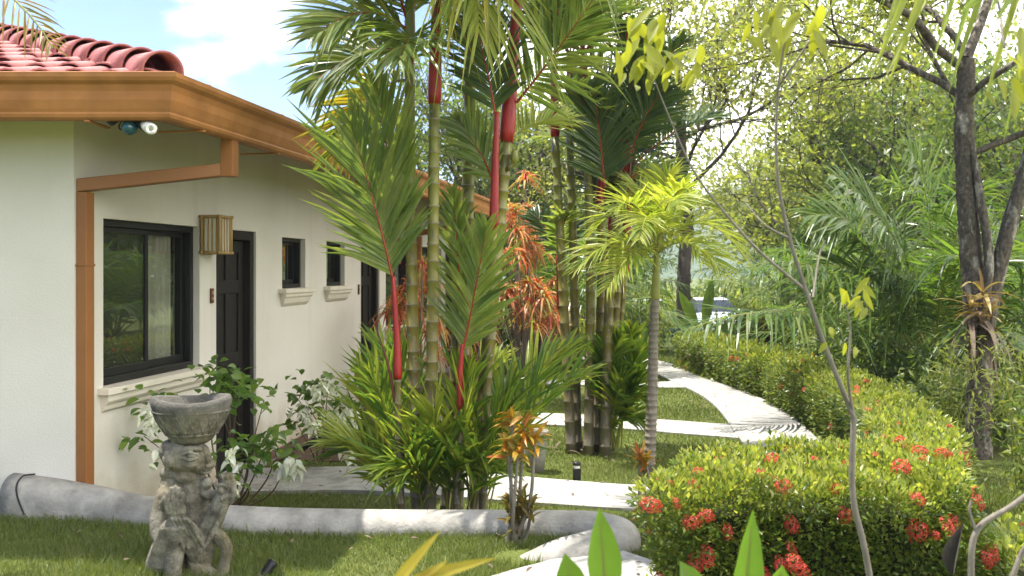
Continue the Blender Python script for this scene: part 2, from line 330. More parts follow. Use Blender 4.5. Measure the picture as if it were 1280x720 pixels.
def glass_mat():
    m, nt, o = newmat('window_glass'); g = nt.nodes.new('ShaderNodeBsdfGlossy'); g.inputs['Roughness'].default_value = .015; g.inputs['Color'].default_value = (.85, .88, .86, 1)
    t = nt.nodes.new('ShaderNodeBsdfTransparent'); t.inputs[0].default_value = (.82, .84, .82, 1)
    lw = nt.nodes.new('ShaderNodeLayerWeight'); lw.inputs[0].default_value = .18; f = nt.nodes.new('ShaderNodeMath'); f.operation = 'MAXIMUM'; f.inputs[1].default_value = .07; nt.links.new(lw.outputs['Fresnel'], f.inputs[0])
    mx = nt.nodes.new('ShaderNodeMixShader'); nt.links.new(lw.outputs['Facing'], f.inputs[0]); pw = nt.nodes.new('ShaderNodeMath'); pw.operation = 'POWER'; pw.inputs[1].default_value = 2.2; nt.links.new(f.outputs[0], pw.inputs[0]); lw.inputs[0].default_value = .5; nt.links.new(pw.outputs[0], mx.inputs[0]); nt.links.new(t.outputs[0], mx.inputs[1]); nt.links.new(g.outputs[0], mx.inputs[2])
    nt.links.new(mx.outputs[0], o.inputs[0]); return m
M['glass'] = glass_mat()
M['screen'] = surf('insect_screen', [(.016, .016, .015), (.022, .022, .02)], 60, .35, 0, spec=.5)
M['hill'] = surf('forest_hill', [(.03, .055, .02), (.06, .09, .03), (.045, .07, .025)], .05, .95, 0, detail=9)
def stone_mat():
    m, nt, o = newmat('mossy_stone'); p = nt.nodes.new('ShaderNodeBsdfPrincipled')
    c = ramp(nt, noise(nt, 11, 8, .68), [(.04, .036, .026), (.12, .106, .076), (.22, .20, .15), (.30, .275, .215), (.085, .074, .05)], [.30, .43, .55, .66, .8])
    c = mixc(nt, ramp(nt, noise(nt, 4, 5), [(0, 0, 0), (.7, .7, .7)], [.5, .7]), c, (.15, .115, .04))
    t = nt.nodes.new('ShaderNodeTexCoord'); s = nt.nodes.new('ShaderNodeSeparateXYZ'); nt.links.new(t.outputs['Object'], s.inputs[0])
    a = nt.nodes.new('ShaderNodeMath'); a.operation = 'MULTIPLY_ADD'; nt.links.new(noise(nt, 10, 5), a.inputs[0]); a.inputs[1].default_value = .16; nt.links.new(s.outputs['Z'], a.inputs[2])
    mr = nt.nodes.new('ShaderNodeMapRange'); mr.inputs['From Min'].default_value = .90; mr.inputs['From Max'].default_value = 1.02; mr.inputs['To Max'].default_value = .8; nt.links.new(a.outputs[0], mr.inputs['Value'])
    c = mixc(nt, mr.outputs[0], c, (.085, .08, .07))     # lichen-dark rim
    nt.links.new(c, p.inputs['Base Color']); p.inputs['Roughness'].default_value = .92
    b = nt.nodes.new('ShaderNodeBump'); b.inputs['Strength'].default_value = 1.0; b.inputs['Distance'].default_value = .02
    nt.links.new(noise(nt, 38, 7, .7), b.inputs['Height']); nt.links.new(b.outputs[0], p.inputs['Normal'])
    nt.links.new(p.outputs[0], o.inputs[0]); return m
M['stone'] = stone_mat()
M['carwhite'] = surf('white_car_paint', [(.62, .66, .72), (.66, .7, .75)], 2, .25, spec=.6, coat=.6)
M['carblue'] = surf('grey_blue_car_paint', [(.10, .16, .26), (.12, .18, .28)], 2, .25, spec=.6, coat=.6)
M['carglass'] = surf('car_glass', [(.02, .025, .03), (.03, .035, .04)], 2, .06, spec=.8)
M['rubber'] = surf('rubber', [(.015, .015, .015), (.025, .025, .025)], 8, .8)
M['chrome'] = surf('lamp_lens', [(.7, .72, .75), (.8, .82, .85)], 8, .1, metal=.6)
M['pot'] = surf('pot_clay', [(.20, .185, .16), (.28, .26, .225)], 8, .85, .3, 40)

# ------------------------------------------------------------------ ground and paths
KERB = smooth_path([(-3.22, 6.20, .525), (-2.77, 6.16, .47), (-2.29, 6.11, .39), (-1.71, 6.06, .345), (-.955, 6.03, .332), (-.2, 6.03, .328),
                    (.28, 6.02, .328), (.52, 5.98, .33), (.64, 5.84, .33), (.60, 5.70, .325), (.44, 5.60, .31), (.24, 5.52, .275), (.02, 5.47, .19)], 6)
_kx = np.array([-3.22, -2.77, -2.29, -1.71, -.955, -.2, .28, .55, .8]); _ky = np.array([6.2, 6.16, 6.11, 6.06, 6.03, 6.03, 6.02, 5.95, 5.95])
def ground_z(x, y):
    x = np.asarray(x, float); y = np.asarray(y, float)
    up = .2+.06*sstep(-1.3, -2.9, -(-x)) if False else .2+.06*sstep(1.3, 2.9, -x)
    yc = np.interp(x, _kx, _ky)
    a = up*(1-sstep(yc-.06, yc+.06, y)); b = .2*(1-sstep(5.3, 7.0, y))
    k = sstep(.5, .66, x); h = a*(1-k)+b*k
    h = h-.047*np.clip(y-19, 0, 60)+.0*x
    return h+.012*np.sin(x*1.7+.4)*np.sin(y*1.3)*sstep(6.4, 8, y)
def grid(xs, ys):
    X, Y = np.meshgrid(xs, ys); Z = ground_z(X, Y); V = np.stack([X, Y, Z], -1).reshape(-1, 3); nx = len(xs)
    i, j = np.meshgrid(np.arange(len(ys)-1), np.arange(nx-1), indexing='ij'); b = i*nx+j
    return V, [np.stack([b, b+1, b+nx+1, b+nx], -1).reshape(-1, 4)]
xs = np.concatenate([np.array([-1500, -600, -250, -120, -60, -30, -15, -9, -6]), np.arange(-4.5, 5.01, .06), np.array([5.5, 6.2, 7, 8, 10, 12, 15, 20, 30, 60, 120, 250, 600, 1500])])
ys = np.concatenate([np.array([-1500, -300, -60, -20, -8, -3, 0, 2, 3, 4]), np.arange(4.5, 9.01, .04), np.array([9.5, 10, 11, 12, 13, 14, 15, 16, 17, 18, 19, 20, 22, 25, 30, 40, 60, 79, 110, 200, 400, 800, 1800])])
mb = MB(); mb.add(*grid(xs, ys)); struct('ground', mb, M['ground'], smooth=True)

PATHS = [  # centre line (x, y), widths, lift
    ('path', [(-2.62, 8.30), (-1.9, 8.30), (-1.2, 8.28), (-.4, 8.1), (.4, 7.86), (1.05, 7.68), (1.7, 7.75), (2.2, 8.2), (2.55, 8.9), (2.78, 9.8), (2.92, 10.8), (3.05, 12.0), (3.09, 13.2), (3.04, 14.4), (2.92, 15.8), (2.78, 17.2), (2.5, 18.6), (1.9, 19.9), (.9, 20.7), (-.4, 21)],
     [.93, .93, .93, .9, .84, .8, .8, .8, .8, .8, .84, .84, .78, .72, .70, .72, .8, .9, 1, 1], .030),
    ('path', [(2.95, 10.75), (2.4, 10.9), (1.6, 11.22), (.8, 11.48), (0, 11.72), (-1.3, 12.0)], [1.15, .86, .84, .86, .86, .86], .025),
    ('path', [(2.92, 15.2), (2.2, 15.1), (1.4, 15.25), (.2, 15.5), (-.9, 15.8)], [.9, .7, .7, .7, .7], .025)]
def ribbon(center, width, lift, th=.09, sub=5):
    c = smooth_path(np.array([(x, y, 0) for x, y in center]), sub); wd = np.interp(np.linspace(0, len(width)-1, len(c)), np.arange(len(width)), width)
    T = nrm(np.gradient(c, axis=0)); S = np.stack([-T[:, 1], T[:, 0], 0*T[:, 0]], -1)
    l = c+S*wd[:, None]/2; r = c-S*wd[:, None]/2
    for q in (l, r): q[:, 2] = 0
    z = ground_z(c[:, 0], c[:, 1])+lift
    V = []
    for e in (l, r):
        a = e.copy(); a[:, 2] = z; V.append(a)
    bl = l.copy(); bl[:, 2] = z-th; br = r.copy(); br[:, 2] = z-th
    V = np.stack([bl, V[0], V[1], br], 1); m = len(c)
    i, j = np.meshgrid(np.arange(m-1), np.arange(3), indexing='ij'); b = i*4+j
    F = [np.stack([b, b+4, b+5, b+1], -1).reshape(-1, 4), np.array([[0, 1, 2, 3], [(m-1)*4+3, (m-1)*4+2, (m-1)*4+1, (m-1)*4]])]
    return V.reshape(-1, 3), F, c, wd
PATHLINES = []
for nm, c, wd, lift in PATHS:
    V, F, cl, w2 = ribbon(c, wd, lift); mb = MB(); mb.add(V, F); struct(nm, mb, M['concrete']); PATHLINES.append((cl[:, :2], w2))
# pavement on the upper lawn, near the camera
fp = np.array([G(590, 727, .215), G(640, 712, .215), G(690, 699, .215), G(736, 690, .215), G(776, 687, .215), G(815, 700, .215), G(850, 745, .215), G(870, 860, .215), G(600, 860, .215), G(560, 745, .215)])
mb = MB(); n = len(fp); lo = fp.copy(); lo[:, 2] -= .12
mb.add(np.vstack([fp, lo]), [np.arange(n)[None, ::-1].copy(), np.array([[i, (i+1) % n, n+(i+1) % n, n+i] for i in range(n)])]); struct('pavement', mb, M['concrete'])
def in_poly(x, y, P):
    r = np.zeros(np.shape(x), bool); j = len(P)-1
    for i in range(len(P)):
        a, b = P[i], P[j]; c = ((a[1] > y) != (b[1] > y)) & (x < (b[0]-a[0])*(y-a[1])/((b[1]-a[1])+1e-12)+a[0]); r ^= c; j = i
    return r
def on_path(x, y, pad=0.0):
    r = in_poly(x, y, fp[:, :2])
    for cl, wd in PATHLINES:
        d = np.sqrt((x[:, None]-cl[None, :, 0])**2+(y[:, None]-cl[None, :, 1])**2)-wd[None]/2
        r |= d.min(1) < pad
    return r
# ------------------------------------------------------------------ the house
TH = math.atan2(185, 1200); dv = np.array([math.sin(TH), math.cos(TH), 0]); nv = np.array([math.cos(TH), -math.sin(TH), 0]); zv = np.array([0, 0, 1.0])
P0 = np.array([-2.84, 6.22, 0])
def H(s, n, z): return P0+dv*s+nv*n+zv*z
def hbox(mb, s0, s1, n0, n1, z0, z1, mi=0): mb.add(*box(H(s0, n0, z0), dv*(s1-s0), nv*(n1-n0), zv*(z1-z0)), mi)
def S(px):
    k = (px-640)/FPX; return (P0[0]-P0[1]*k)/(dv[1]*k-dv[0])
def ZW(px, py):
    s = S(px); return CZ-(py-HZ)/FPX*(P0[1]+dv[1]*s)
LEN, DEPTH, WTOP = 16.9, 9.0, 3.05
house = thing('house', 'long white stucco house with red tiled roof and brown gutter', 'house', tuple(P0))
AX = 4.44; PER = 8.88
def mirror(a, b): return (2*AX-b, 2*AX-a)
w1 = (.334, 1.72); d1 = (2.02, 2.84); wa = (3.47, 4.11)
zt = 2.19; zs1 = ZW(129, 486); zs2 = ZW(353, 362)
unit = [('win', *w1, zs1, zt), ('door', *d1, 0, zt), ('small', *wa, zs2, zt-.03), ('small', *mirror(*wa), zs2, zt-.03), ('door', *mirror(*d1), 0, zt), ('win', *mirror(*w1), zs1, zt)]
ops = [(k, a+PER*i, b+PER*i, z0, z1) for i in range(2) for (k, a, b, z0, z1) in unit if b+PER*i < LEN-.2]
def wall_panel(s0, s1, z0, z1, ops, depth=.16):
    mb = MB(); sb = sorted({s0, s1, *[o[1] for o in ops], *[o[2] for o in ops]}); zb = sorted({z0, z1, *[o[3] for o in ops], *[o[4] for o in ops]})
    for a, b in zip(sb[:-1], sb[1:]):
        for c, d in zip(zb[:-1], zb[1:]):
            if any(o[1] <= (a+b)/2 <= o[2] and o[3] <= (c+d)/2 <= o[4] for o in ops): continue
            for nn in (0, -depth):
                mb.add([H(a, nn, c), H(b, nn, c), H(b, nn, d), H(a, nn, d)], np.array([[0, 1, 2, 3]]))
    for o in ops:
        a, b, c, d = o[1:]
        for p, q in (((a, c), (b, c)), ((b, c), (b, d)), ((b, d), (a, d)), ((a, d), (a, c))):
            mb.add([H(p[0], 0, p[1]), H(q[0], 0, q[1]), H(q[0], -depth, q[1]), H(p[0], -depth, p[1])], np.array([[0, 1, 2, 3]]))
    return mb
mb = wall_panel(0, LEN, -.3, WTOP, ops)
lw0 = P0+np.array([0, 0, -.3])            # end wall, facing the lawn; and the two hidden walls
bx = P0+np.array([-DEPTH, 0, 0])
def quad(mb, a, b, z0, z1): mb.add([(a[0], a[1], z0), (b[0], b[1], z0), (b[0], b[1], z1), (a[0], a[1], z1)], np.array([[0, 1, 2, 3]]))
far = H(LEN, 0, 0); farb = far-nv*DEPTH
quad(mb, P0, bx, -.3, WTOP); quad(mb, far, farb, -.3, WTOP); quad(mb, bx, farb, -.3, WTOP)
part('wall', mb, M['wall'], house)
# room shell behind the openings
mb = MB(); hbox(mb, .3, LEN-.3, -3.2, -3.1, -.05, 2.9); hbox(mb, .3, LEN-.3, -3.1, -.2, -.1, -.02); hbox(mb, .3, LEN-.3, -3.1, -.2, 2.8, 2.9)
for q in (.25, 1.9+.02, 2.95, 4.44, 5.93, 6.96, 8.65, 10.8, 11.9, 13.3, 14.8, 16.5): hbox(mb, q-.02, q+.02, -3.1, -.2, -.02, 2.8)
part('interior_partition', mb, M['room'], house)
def sill_geo(s0, s1, zt_, big):
    mb = MB(); e = .07 if big else .10
    hbox(mb, s0-e, s1+e, -.10, .085, zt_-.045, zt_)
    a = [(0, .062), (-.045, .062), (-.06, .05), (-.075, .035), (-.105, .028), (-.125, .0)] if big else [(0, .07), (-.035, .066), (-.05, .05), (-.10, .035), (-.125, .012), (-.135, .0)]
    n_ = len(a); V = []
    for s_, sg in ((s0-e+.03, 1), (s1+e-.03, -1)):
        for dz, nn in a: V.append(H(s_+sg*(-dz)*(.12 if big else .35), nn, zt_-.0455+dz))
        for dz, nn in a: V.append(H(s_+sg*(-dz)*(.12 if big else .35), -.02, zt_-.0455+dz))
    F = []
    m_ = 2*n_
    for i in range(n_-1):
        F.append([i, i+1, m_+i+1, m_+i]); F.append([i, n_+i, n_+i+1, i+1]); F.append([m_+i, m_+i+1, m_+n_+i+1, m_+n_+i])
    mb.add(V, np.array(F)); return mb
for k, a, b, z0, z1 in ops:
    if k in ('win', 'small'):
        big = k == 'win'; f = .05 if big else .04
        n0, n1 = -.13, -.045
        mb = MB(); hbox(mb, a+.004, b-.02, n0, n1, z1-f, z1-.003); hbox(mb, a+.004, b-.02, n0, n1, z0+.012, z0+.012+f)
        hbox(mb, a+.004, a+f, n0, n1, z0+f+.012, z1-f); hbox(mb, b-.02-f, b-.02, n0, n1, z0+f+.012, z1-f)
        fr = part('window', mb, M['black'], house, bevel=.003)
        mid = (a+b)/2-.02*0; ia, ib, iz0, iz1 = a+f, b-.02-f, z0+f+.014, z1-f-.002
        for idx, (p, q, nn) in enumerate(((ia+.002, mid+.022, -.075), (mid-.022, ib-.002, -.105))):
            t = .038 if big else .028
            mb = MB(); hbox(mb, p, q, nn-.022, nn, iz1-t, iz1); hbox(mb, p, q, nn-.022, nn, iz0, iz0+t*1.5); hbox(mb, p, p+t, nn-.022, nn, iz0+t*1.5, iz1-t); hbox(mb, q-t, q, nn-.022, nn, iz0+t*1.5, iz1-t)
            part('sash', mb, M['black'], fr, bevel=.002)
            mb = MB(); mb.add([H(p+t, nn-.01, iz0+t*1.5), H(q-t, nn-.01, iz0+t*1.5), H(q-t, nn-.01, iz1-t), H(p+t, nn-.01, iz1-t)], np.array([[0, 1, 2, 3]]))
            part('pane', mb, M['glass'], fr)
            if idx == 0:
                mb = MB(); hbox(mb, p+t, q-t, nn-.034, nn-.030, iz0+t*1.5, iz1-t); part('insect_screen', mb, M['screen'], fr)
        # curtain
        mb = MB(); ss = np.linspace(mid+(.22 if big else -.02), b-.12 if big else b-.04, 60); V = []
        for q in ss:
            nn = -.185+.018*math.sin(q*38)+.01*math.sin(q*91)
            V += [H(q, nn, z0+.05), H(q, nn, z1)]
        i = np.arange(59)*2; mb.add(V, np.stack([i, i+2, i+3, i+1], -1)); part('curtain', mb, M['curtain'], fr, smooth=True)
        part('sill', sill_geo(a, b, z0+.008, big), M['sill'], fr, bevel=.004)
    else:
        f = .085
        mb = MB(); hbox(mb, a+.003, b-.003, -.15, -.02, z1-f, z1-.003); hbox(mb, a+.003, a+f, -.15, -.02, 0.0, z1-f); hbox(mb, b-f, b-.003, -.15, -.02, 0.0, z1-f)
        dr = part('door', mb, M['doorwood'], house, bevel=.005)
        p, q = a+f+.003, b-f-.003; top = z1-f-.004
        mb = MB(); st = .10; zr = [.02, .22, .95, 1.08, 1.62, 1.74, top-.11]
        hbox(mb, p, p+st, -.125, -.085, .02, top); hbox(mb, q-st, q, -.125, -.085, .02, top)
        hbox(mb, p+st, q-st, -.125, -.085, .02, .22); hbox(mb, p+st, q-st, -.125, -.085, .95, 1.08); hbox(mb, p+st, q-st, -.125, -.085, 1.62, 1.74); hbox(mb, p+st, q-st, -.125, -.085, top-.11, top)
        c = (p+q)/2; hbox(mb, c-.04, c+.04, -.125, -.087, .22, .95); hbox(mb, c-.04, c+.04, -.125, -.087, 1.08, 1.62); hbox(mb, c-.04, c+.04, -.125, -.087, 1.74, top-.11)
        hbox(mb, p+st-.01, q-st+.01, -.118, -.105, .2, top-.1)
        part('door_leaf', mb, M['doorwood'], dr, bevel=.006)
        mb = MB(); mb.add(*tube([H(p+.06, -.085, 1.0), H(p+.06, -.035, 1.0)], .011, 8)); mb.add(*tube([H(p+.06, -.035, 1.0), H(p+.17, -.035, 1.0)], .01, 8)); mb.add(*tube([H(p+.06, -.088, 1.0), H(p+.06, -.080, 1.0)], .028, 12))
        part('handle', mb, M['black'], dr, smooth=True)
        mb = MB(); hbox(mb, a-.02, b+.02, -.14, .10, -.06, .035); part('doorstep', mb, M['concrete'], dr, bevel=.01)
# eaves: gutter, soffit, roof
OV, OVF = .86, .55
GZ = 2.72
def gut_corner(u):                       # corner of the two eave lines offset outwards by u
    y = P0[1]-OVF-u; base = P0+nv*(OV+u); s_ = (y-base[1])/dv[1]; return base+dv*s_
prof = [(-.02, 0), (.045, 0), (.06, .012), (.066, .03), (.062, .042), (.07, .06), (.085, .11), (.088, .16), (.10, .195), (.125, .215), (.135, .235), (.135, .262), (.118, .268), (.112, .25), (.0, .245), (-.02, .245)]
mb = MB(); m_ = len(prof); V = []
gfar = LEN+.45
for stn in range(3):
    for u, z in prof:
        c = gut_corner(u)
        if stn == 0: V.append([P0[0]-DEPTH-.3, c[1], GZ+z])
        elif stn == 1: V.append([c[0], c[1], GZ+z])
        else: q = H(gfar, OV+u, GZ+z); V.append(q)
i, j = np.meshgrid(np.arange(2), np.arange(m_-1), indexing='ij'); b = i*m_+j
mb.add(V, [np.stack([b, b+m_, b+m_+1, b+1], -1).reshape(-1, 4), np.arange(m_)[None, :].copy()+2*m_])
gt = part('gutter', mb, M['gutter'], house)
c0 = gut_corner(0)
mb = MB()
for q in np.arange(.35, gfar, 1.2):      # gutter brackets and joints
    b0 = H(0, OV, 0)+dv*(q-.4)
    mb = MB(); mb.add(*box(H(q-.4, OV-.25, GZ-.012), dv*.03, nv*.31, zv*.010)); part('gutter_bracket', mb, M['gutter'], house)
for q in np.arange(.45, 6, 1.2): mb = MB(); mb.add(*box([c0[0]-q, c0[1]-.05, GZ-.012], [.03, 0, 0], [0, .3, 0], [0, 0, .01])); part('gutter_bracket', mb, M['gutter'], house)
# sloping soffit
SL = .31
mb = MB()
A0 = gut_corner(.0); z_in = GZ+.03
fl = np.array([P0[0]-DEPTH-.3, A0[1], z_in]); ac = np.array([A0[0], A0[1], z_in]); fr_ = H(gfar, OV, z_in)
inn = np.array([A0[0], A0[1], 0])+(-nv*1.4)+dv*0; icorner = P0+np.array([-.3, .3, 0])
il = np.array([P0[0]-DEPTH-.3, P0[1]+.3, z_in+SL*.85]); ic = np.array([P0[0]-.3, P0[1]+.3, z_in+SL*.95]); ir = H(gfar, -.3, z_in+SL*1.1)
mb.add([fl, ac, ic, il], np.array([[0, 1, 2, 3]])); mb.add([ac, fr_, ir, ic], np.array([[0, 1, 2, 3]]))
part('soffit', mb, M['soffit'], house)
mb = MB()
mb.add([H(gfar, OV, GZ+.02), H(gfar, -5, GZ+.02), H(gfar, -5, GZ+1.9), H(gfar, OV, GZ+.25)], np.array([[0, 1, 2, 3]])); part('gable_board', mb, M['gutter'], house)
# tiled roof: two slopes meeting on the hip
EZ = GZ+.235
def roof_slope(org, along, inward, length, hip_ratio, maxin, hip_at_start=True, seed=0):
    rng = np.random.default_rng(seed); mb = MB(); cw, row = .205, .36
    along = np.array(along); inward = np.array(inward)
    nc = int(length/cw)
    for ci in range(nc):
        x = (ci+.5)*cw; tin = min(maxin, x*hip_ratio)
        for r in range(int(tin/row)+1):
            t0, t1 = r*row-.03, min((r+1)*row, tin)+.02
            if t1-t0 < .06: continue
            jx = rng.normal()*.006; jz = rng.normal()*.004; a = np.linspace(-.12*math.pi, 1.12*math.pi, 9); V = []
            for t, rad, lift in ((t0, .080, .034), (t1, .066, .004)):
                for q in a: V.append(org+along*(x+jx-math.cos(q)*rad)+inward*t+zv*(EZ+t*SL+lift+jz+.046*math.sin(q)-0.0))
            # front lip thickness
            for q in a: V.append(org+along*(x+jx-math.cos(q)*.066)+inward*(t0+.004)+zv*(EZ+t0*SL+.034+jz+.034*math.sin(q)))
            k = np.arange(8); mb.add(V, [np.stack([k, k+1, 10+k, 9+k], -1), np.stack([k, 18+k, 19+k, 1+k], -1)])
    return mb
cw0 = np.array([A0[0], A0[1], 0])
mb = roof_slope(cw0, (-1, 0, 0), (0, 1, 0), 8.6, 1.17, 4.2, seed=1)
part('roof', mb, M['tile'], house, smooth=True); mb = MB()
mb.add([cw0+zv*(EZ-.004), cw0+np.array([-8.8, 0, EZ-.004]), cw0+np.array([-8.8, 4.2, EZ-.004+4.2*SL]), cw0+np.array([-3.6, 4.2, EZ-.004+4.2*SL])], np.array([[0, 1, 2, 3]]))
part('roof_deck', mb, M['tile'], house)
# right-hand slope
hipd = np.array([-3.6, 4.2, 0]); hn = float(np.dot(hipd, -nv)); ha = float(np.dot(hipd, dv))
mb = roof_slope(cw0, dv, -nv, LEN+.8, hn/max(ha, .1), hn, seed=2)
part('roof', mb, M['tile'], house, smooth=True); mb = MB()
mb.add([cw0+zv*(EZ-.006), cw0+dv*(LEN+.8)+zv*(EZ-.006), cw0+dv*(LEN+.8)-nv*hn+zv*(EZ-.006+4.2*SL), cw0+hipd+zv*(EZ-.006+4.2*SL)], np.array([[0, 1, 2, 3]]))
part('roof_deck', mb, M['tile'], house)
mb = MB(); hu = nrm(hipd+zv*4.2*SL); hs = nrm(np.cross(hu, zv)); hup = np.cross(hs, hu)
tot = float(np.linalg.norm(hipd+zv*4.2*SL)); q0 = 0.02; rng = np.random.default_rng(4)
while q0 < tot:
    q1 = q0+.42; a = np.linspace(-.06*math.pi, 1.06*math.pi, 15); V = []
    for q, r, lf in ((q0, .128, .05), (q1, .108, .018)):
        for t in a: V.append(cw0+zv*(EZ+lf)+hu*q+hs*math.cos(t)*r+hup*math.sin(t)*r)
    for t in a: V.append(cw0+zv*(EZ+.05)+hu*(q0+.003)+hs*math.cos(t)*.112+hup*math.sin(t)*.112)
    k = np.arange(14); mb.add(V, [np.stack([k, k+1, 16+k, 15+k], -1), np.stack([k, 30+k, 31+k, 1+k], -1), np.stack([30+k, 15+k, 16+k, 31+k], -1)]); q0 += .36
part('hip_ridge', mb, M['tile'], house, smooth=True)
# downspouts: drop from the gutter, sloping arm to the wall, pipe down the wall
def downspout(s_w, s_g):
    mb = MB(); t = .092
    za = ZW(100, 224); a = H(s_w, .005, za-.085); bq = H(s_g, OV-.05, za+.045)
    hbox(mb, s_w, s_w+t, .004, .076, -.1, za-.086)
    V = []
    for c in (a, bq):
        for dn, dz in ((0, 0), (1, 0), (1, 1), (0, 1)): V.append(c+dv*t*dn*1.0+zv*.085*dz)
    mb.add(V, np.array([[0, 1, 5, 4], [1, 2, 6, 5], [2, 3, 7, 6], [3, 0, 4, 7], [3, 2, 1, 0], [4, 5, 6, 7]]))
    hbox(mb, s_g-.004, s_g+t+.004, OV-.052, OV+.036, za+.040, GZ+.01)
    hbox(mb, s_w-.008, s_w+t+.008, .002, .080, za-.02-.55, za-.02-.535)
    return part('downspout', mb, M['pipe'], house, bevel=.005)
downspout(.02, .42); downspout(8.84, 8.84)
# lantern, plaque, spotlights: they hang on the house, each a thing of its own
def lantern(s0, label):
    o = thing('wall_lantern', label, 'lantern', tuple(H(s0, .0, zl0)), 'bamboo wall lanterns')
    dS, dN, hh = .245, .19, .325; z0 = zl0; r = .013
    mb = MB()
    for s_ in (r, dS-r):
        for nn in (.012+r, dN-r): mb.add(*tube([H(s0+s_, nn, z0), H(s0+s_, nn, z0+hh)], r, 8))
    for zz in (z0+r, z0+hh-r):
        for s_ in (r, dS-r): mb.add(*tube([H(s0+s_, .0, zz), H(s0+s_, dN+.006, zz)], r*.95, 8))
        for nn in (.012+r, dN-r): mb.add(*tube([H(s0-.008, nn, zz), H(s0+dS+.008, nn, zz)], r*.95, 8))
    part('frame', mb, M['bamboo'], o, smooth=True)
    for k in range(1, 5):
        nn = .012+(dN-.012)*k/5
        for s_ in (.008, dS-.008): mb = MB(); mb.add(*tube([H(s0+s_, nn, z0+.02), H(s0+s_, nn, z0+hh-.02)], .0055, 6)); part('slat', mb, M['bamboo'], o, smooth=True)
    for k in range(1, 5):
        mb = MB(); mb.add(*tube([H(s0+dS*k/5, dN-.008, z0+.02), H(s0+dS*k/5, dN-.008, z0+hh-.02)], .0055, 6)); part('slat', mb, M['bamboo'], o, smooth=True)
    mb = MB(); hbox(mb, s0+.017, s0+dS-.017, .012, dN-.018, z0+.02, z0+hh-.03); part('shade', mb, M['paper'], o)
    return o
zl0 = 1.85-(318-335)/1200*8.05
L1 = lantern(1.70, 'bamboo slat lantern on the wall between the wide window and the first door')
o = dup(L1, tuple(H(2*AX-1.70-.245, 0, zl0)), label='bamboo slat lantern beyond the second door, half hidden by palm stems')
def plaque(s0, z0, label):
    mb = MB(); hbox(mb, s0, s0+.055, .0015, .014, z0, z0+.125); hbox(mb, s0+.016, s0+.04, .0142, .018, z0+.075, z0+.10, 1); hbox(mb, s0+.016, s0+.04, .0142, .018, z0+.025, z0+.05, 1)
    single('switch_plate', mb, [M['plaque'], M['bamboo']], label, 'switch plate', tuple(H(s0, 0, z0)), 'brown plates beside the doors', bevel=.003)
plaque(S(262), ZW(262, 379), 'small red brown plate on the wall left of the first door, under the lantern')
plaque(S(447), ZW(447, 368), 'small red brown plate on the wall left of the second door')
sp = thing('eave_spotlight', 'three headed spotlight under the gutter with a teal lamp and a white spiral bulb', 'spotlight', (-2.30, 5.74, 2.72))
b0 = W(165, 147, 5.74)
mb = MB(); mb.add(*tube([b0+[0, .0, .06], b0+[0, 0, .0]], .02, 10)); mb.add(*tube([b0+[-.04, 0, .045], b0+[.05, 0, .045]], .018, 10)); part('bracket', mb, M['gutter'], sp, smooth=True)
mb = MB(); mb.add(*tube([W(166, 147, 5.74), W(163, 153, 5.72)], [.016, .03], 12)); mb.add(*tube([W(163, 152, 5.72), W(162, 155, 5.71)], [.03, .038], 12)); ts = part('socket', mb, M['black'], sp, smooth=True)
mb = MB(); mb.add(*sphere(W(162, 160, 5.70), (.046, .05, .044), 18, 12)); part('teal_bulb', mb, M['teal'], ts, smooth=True)
mb = MB(); mb.add(*tube([W(169, 151, 5.74), W(182, 158, 5.70)], [.022, .034], 14)); ws = part('socket', mb, M['black'], sp, smooth=True)
mb = MB(); mb.add(*tube([W(181, 156.5, 5.70), W(187, 160, 5.66)], [.030, .034], 14))
ce = W(190, 161.5, 5.64)
mb.add(*tube([ce+np.array([math.cos(t)*.024, -.012*t/6, math.sin(t)*.024]) for t in np.linspace(0, 12, 40)], .010, 8)); part('spiral_bulb', mb, M['white'], ws, smooth=True)
mb = MB(); mb.add(*tube([W(150, 147, 5.78), W(138, 150, 5.76)], [.02, .036], 14)); mb.add(*tube([W(139, 150, 5.76), W(136, 152, 5.75)], [.036, .032], 14)); part('socket', mb, M['black'], sp, smooth=True)
mb = MB(); mb.add(*tube(smooth_path([W(163, 146, 5.74), W(152, 152, 5.72), W(149, 160, 5.70), W(157, 164, 5.70)], 5), .005, 6)); part('cable', mb, M['rubber'], sp, smooth=True)

# ------------------------------------------------------------------ low garden wall
mb = MB(); V = []; K = KERB; T = nrm(np.gradient(K, axis=0)*np.array([1, 1, 0])); Sd = np.stack([-T[:, 1], T[:, 0], 0*T[:, 0]], -1)
a = np.linspace(0, math.pi, 15); rng = np.random.default_rng(3)
for i, (c, s_) in enumerate(zip(K, Sd)):
    hw = .135 if i > 4 else .15; base = -.15; r = .12
    wob = .004*np.sin(i*.7)
    V.append([c[0]+s_[0]*hw, c[1]+s_[1]*hw, base])
    for t in a: V.append([c[0]+s_[0]*math.cos(t)*(hw+wob), c[1]+s_[1]*math.cos(t)*(hw+wob), c[2]-r+r*math.sin(t)])
    V.append([c[0]-s_[0]*hw, c[1]-s_[1]*hw, base])
m_ = len(a)+2; i, j = np.meshgrid(np.arange(len(K)-1), np.arange(m_-1), indexing='ij'); b = i*m_+j
mb.add(V, [np.stack([b, b+m_, b+m_+1, b+1], -1).reshape(-1, 4), np.arange(m_)[None, :].copy(), (np.arange(m_)+(len(K)-1)*m_)[None, ::-1].copy()])
single('garden_wall', mb, M['kerb'], 'low rounded plaster wall running along the lawn and curling round at its end', 'low wall', (0, 6.03, 0), smooth=True)
mb = MB(); q = [G(377, 575, 0), ]
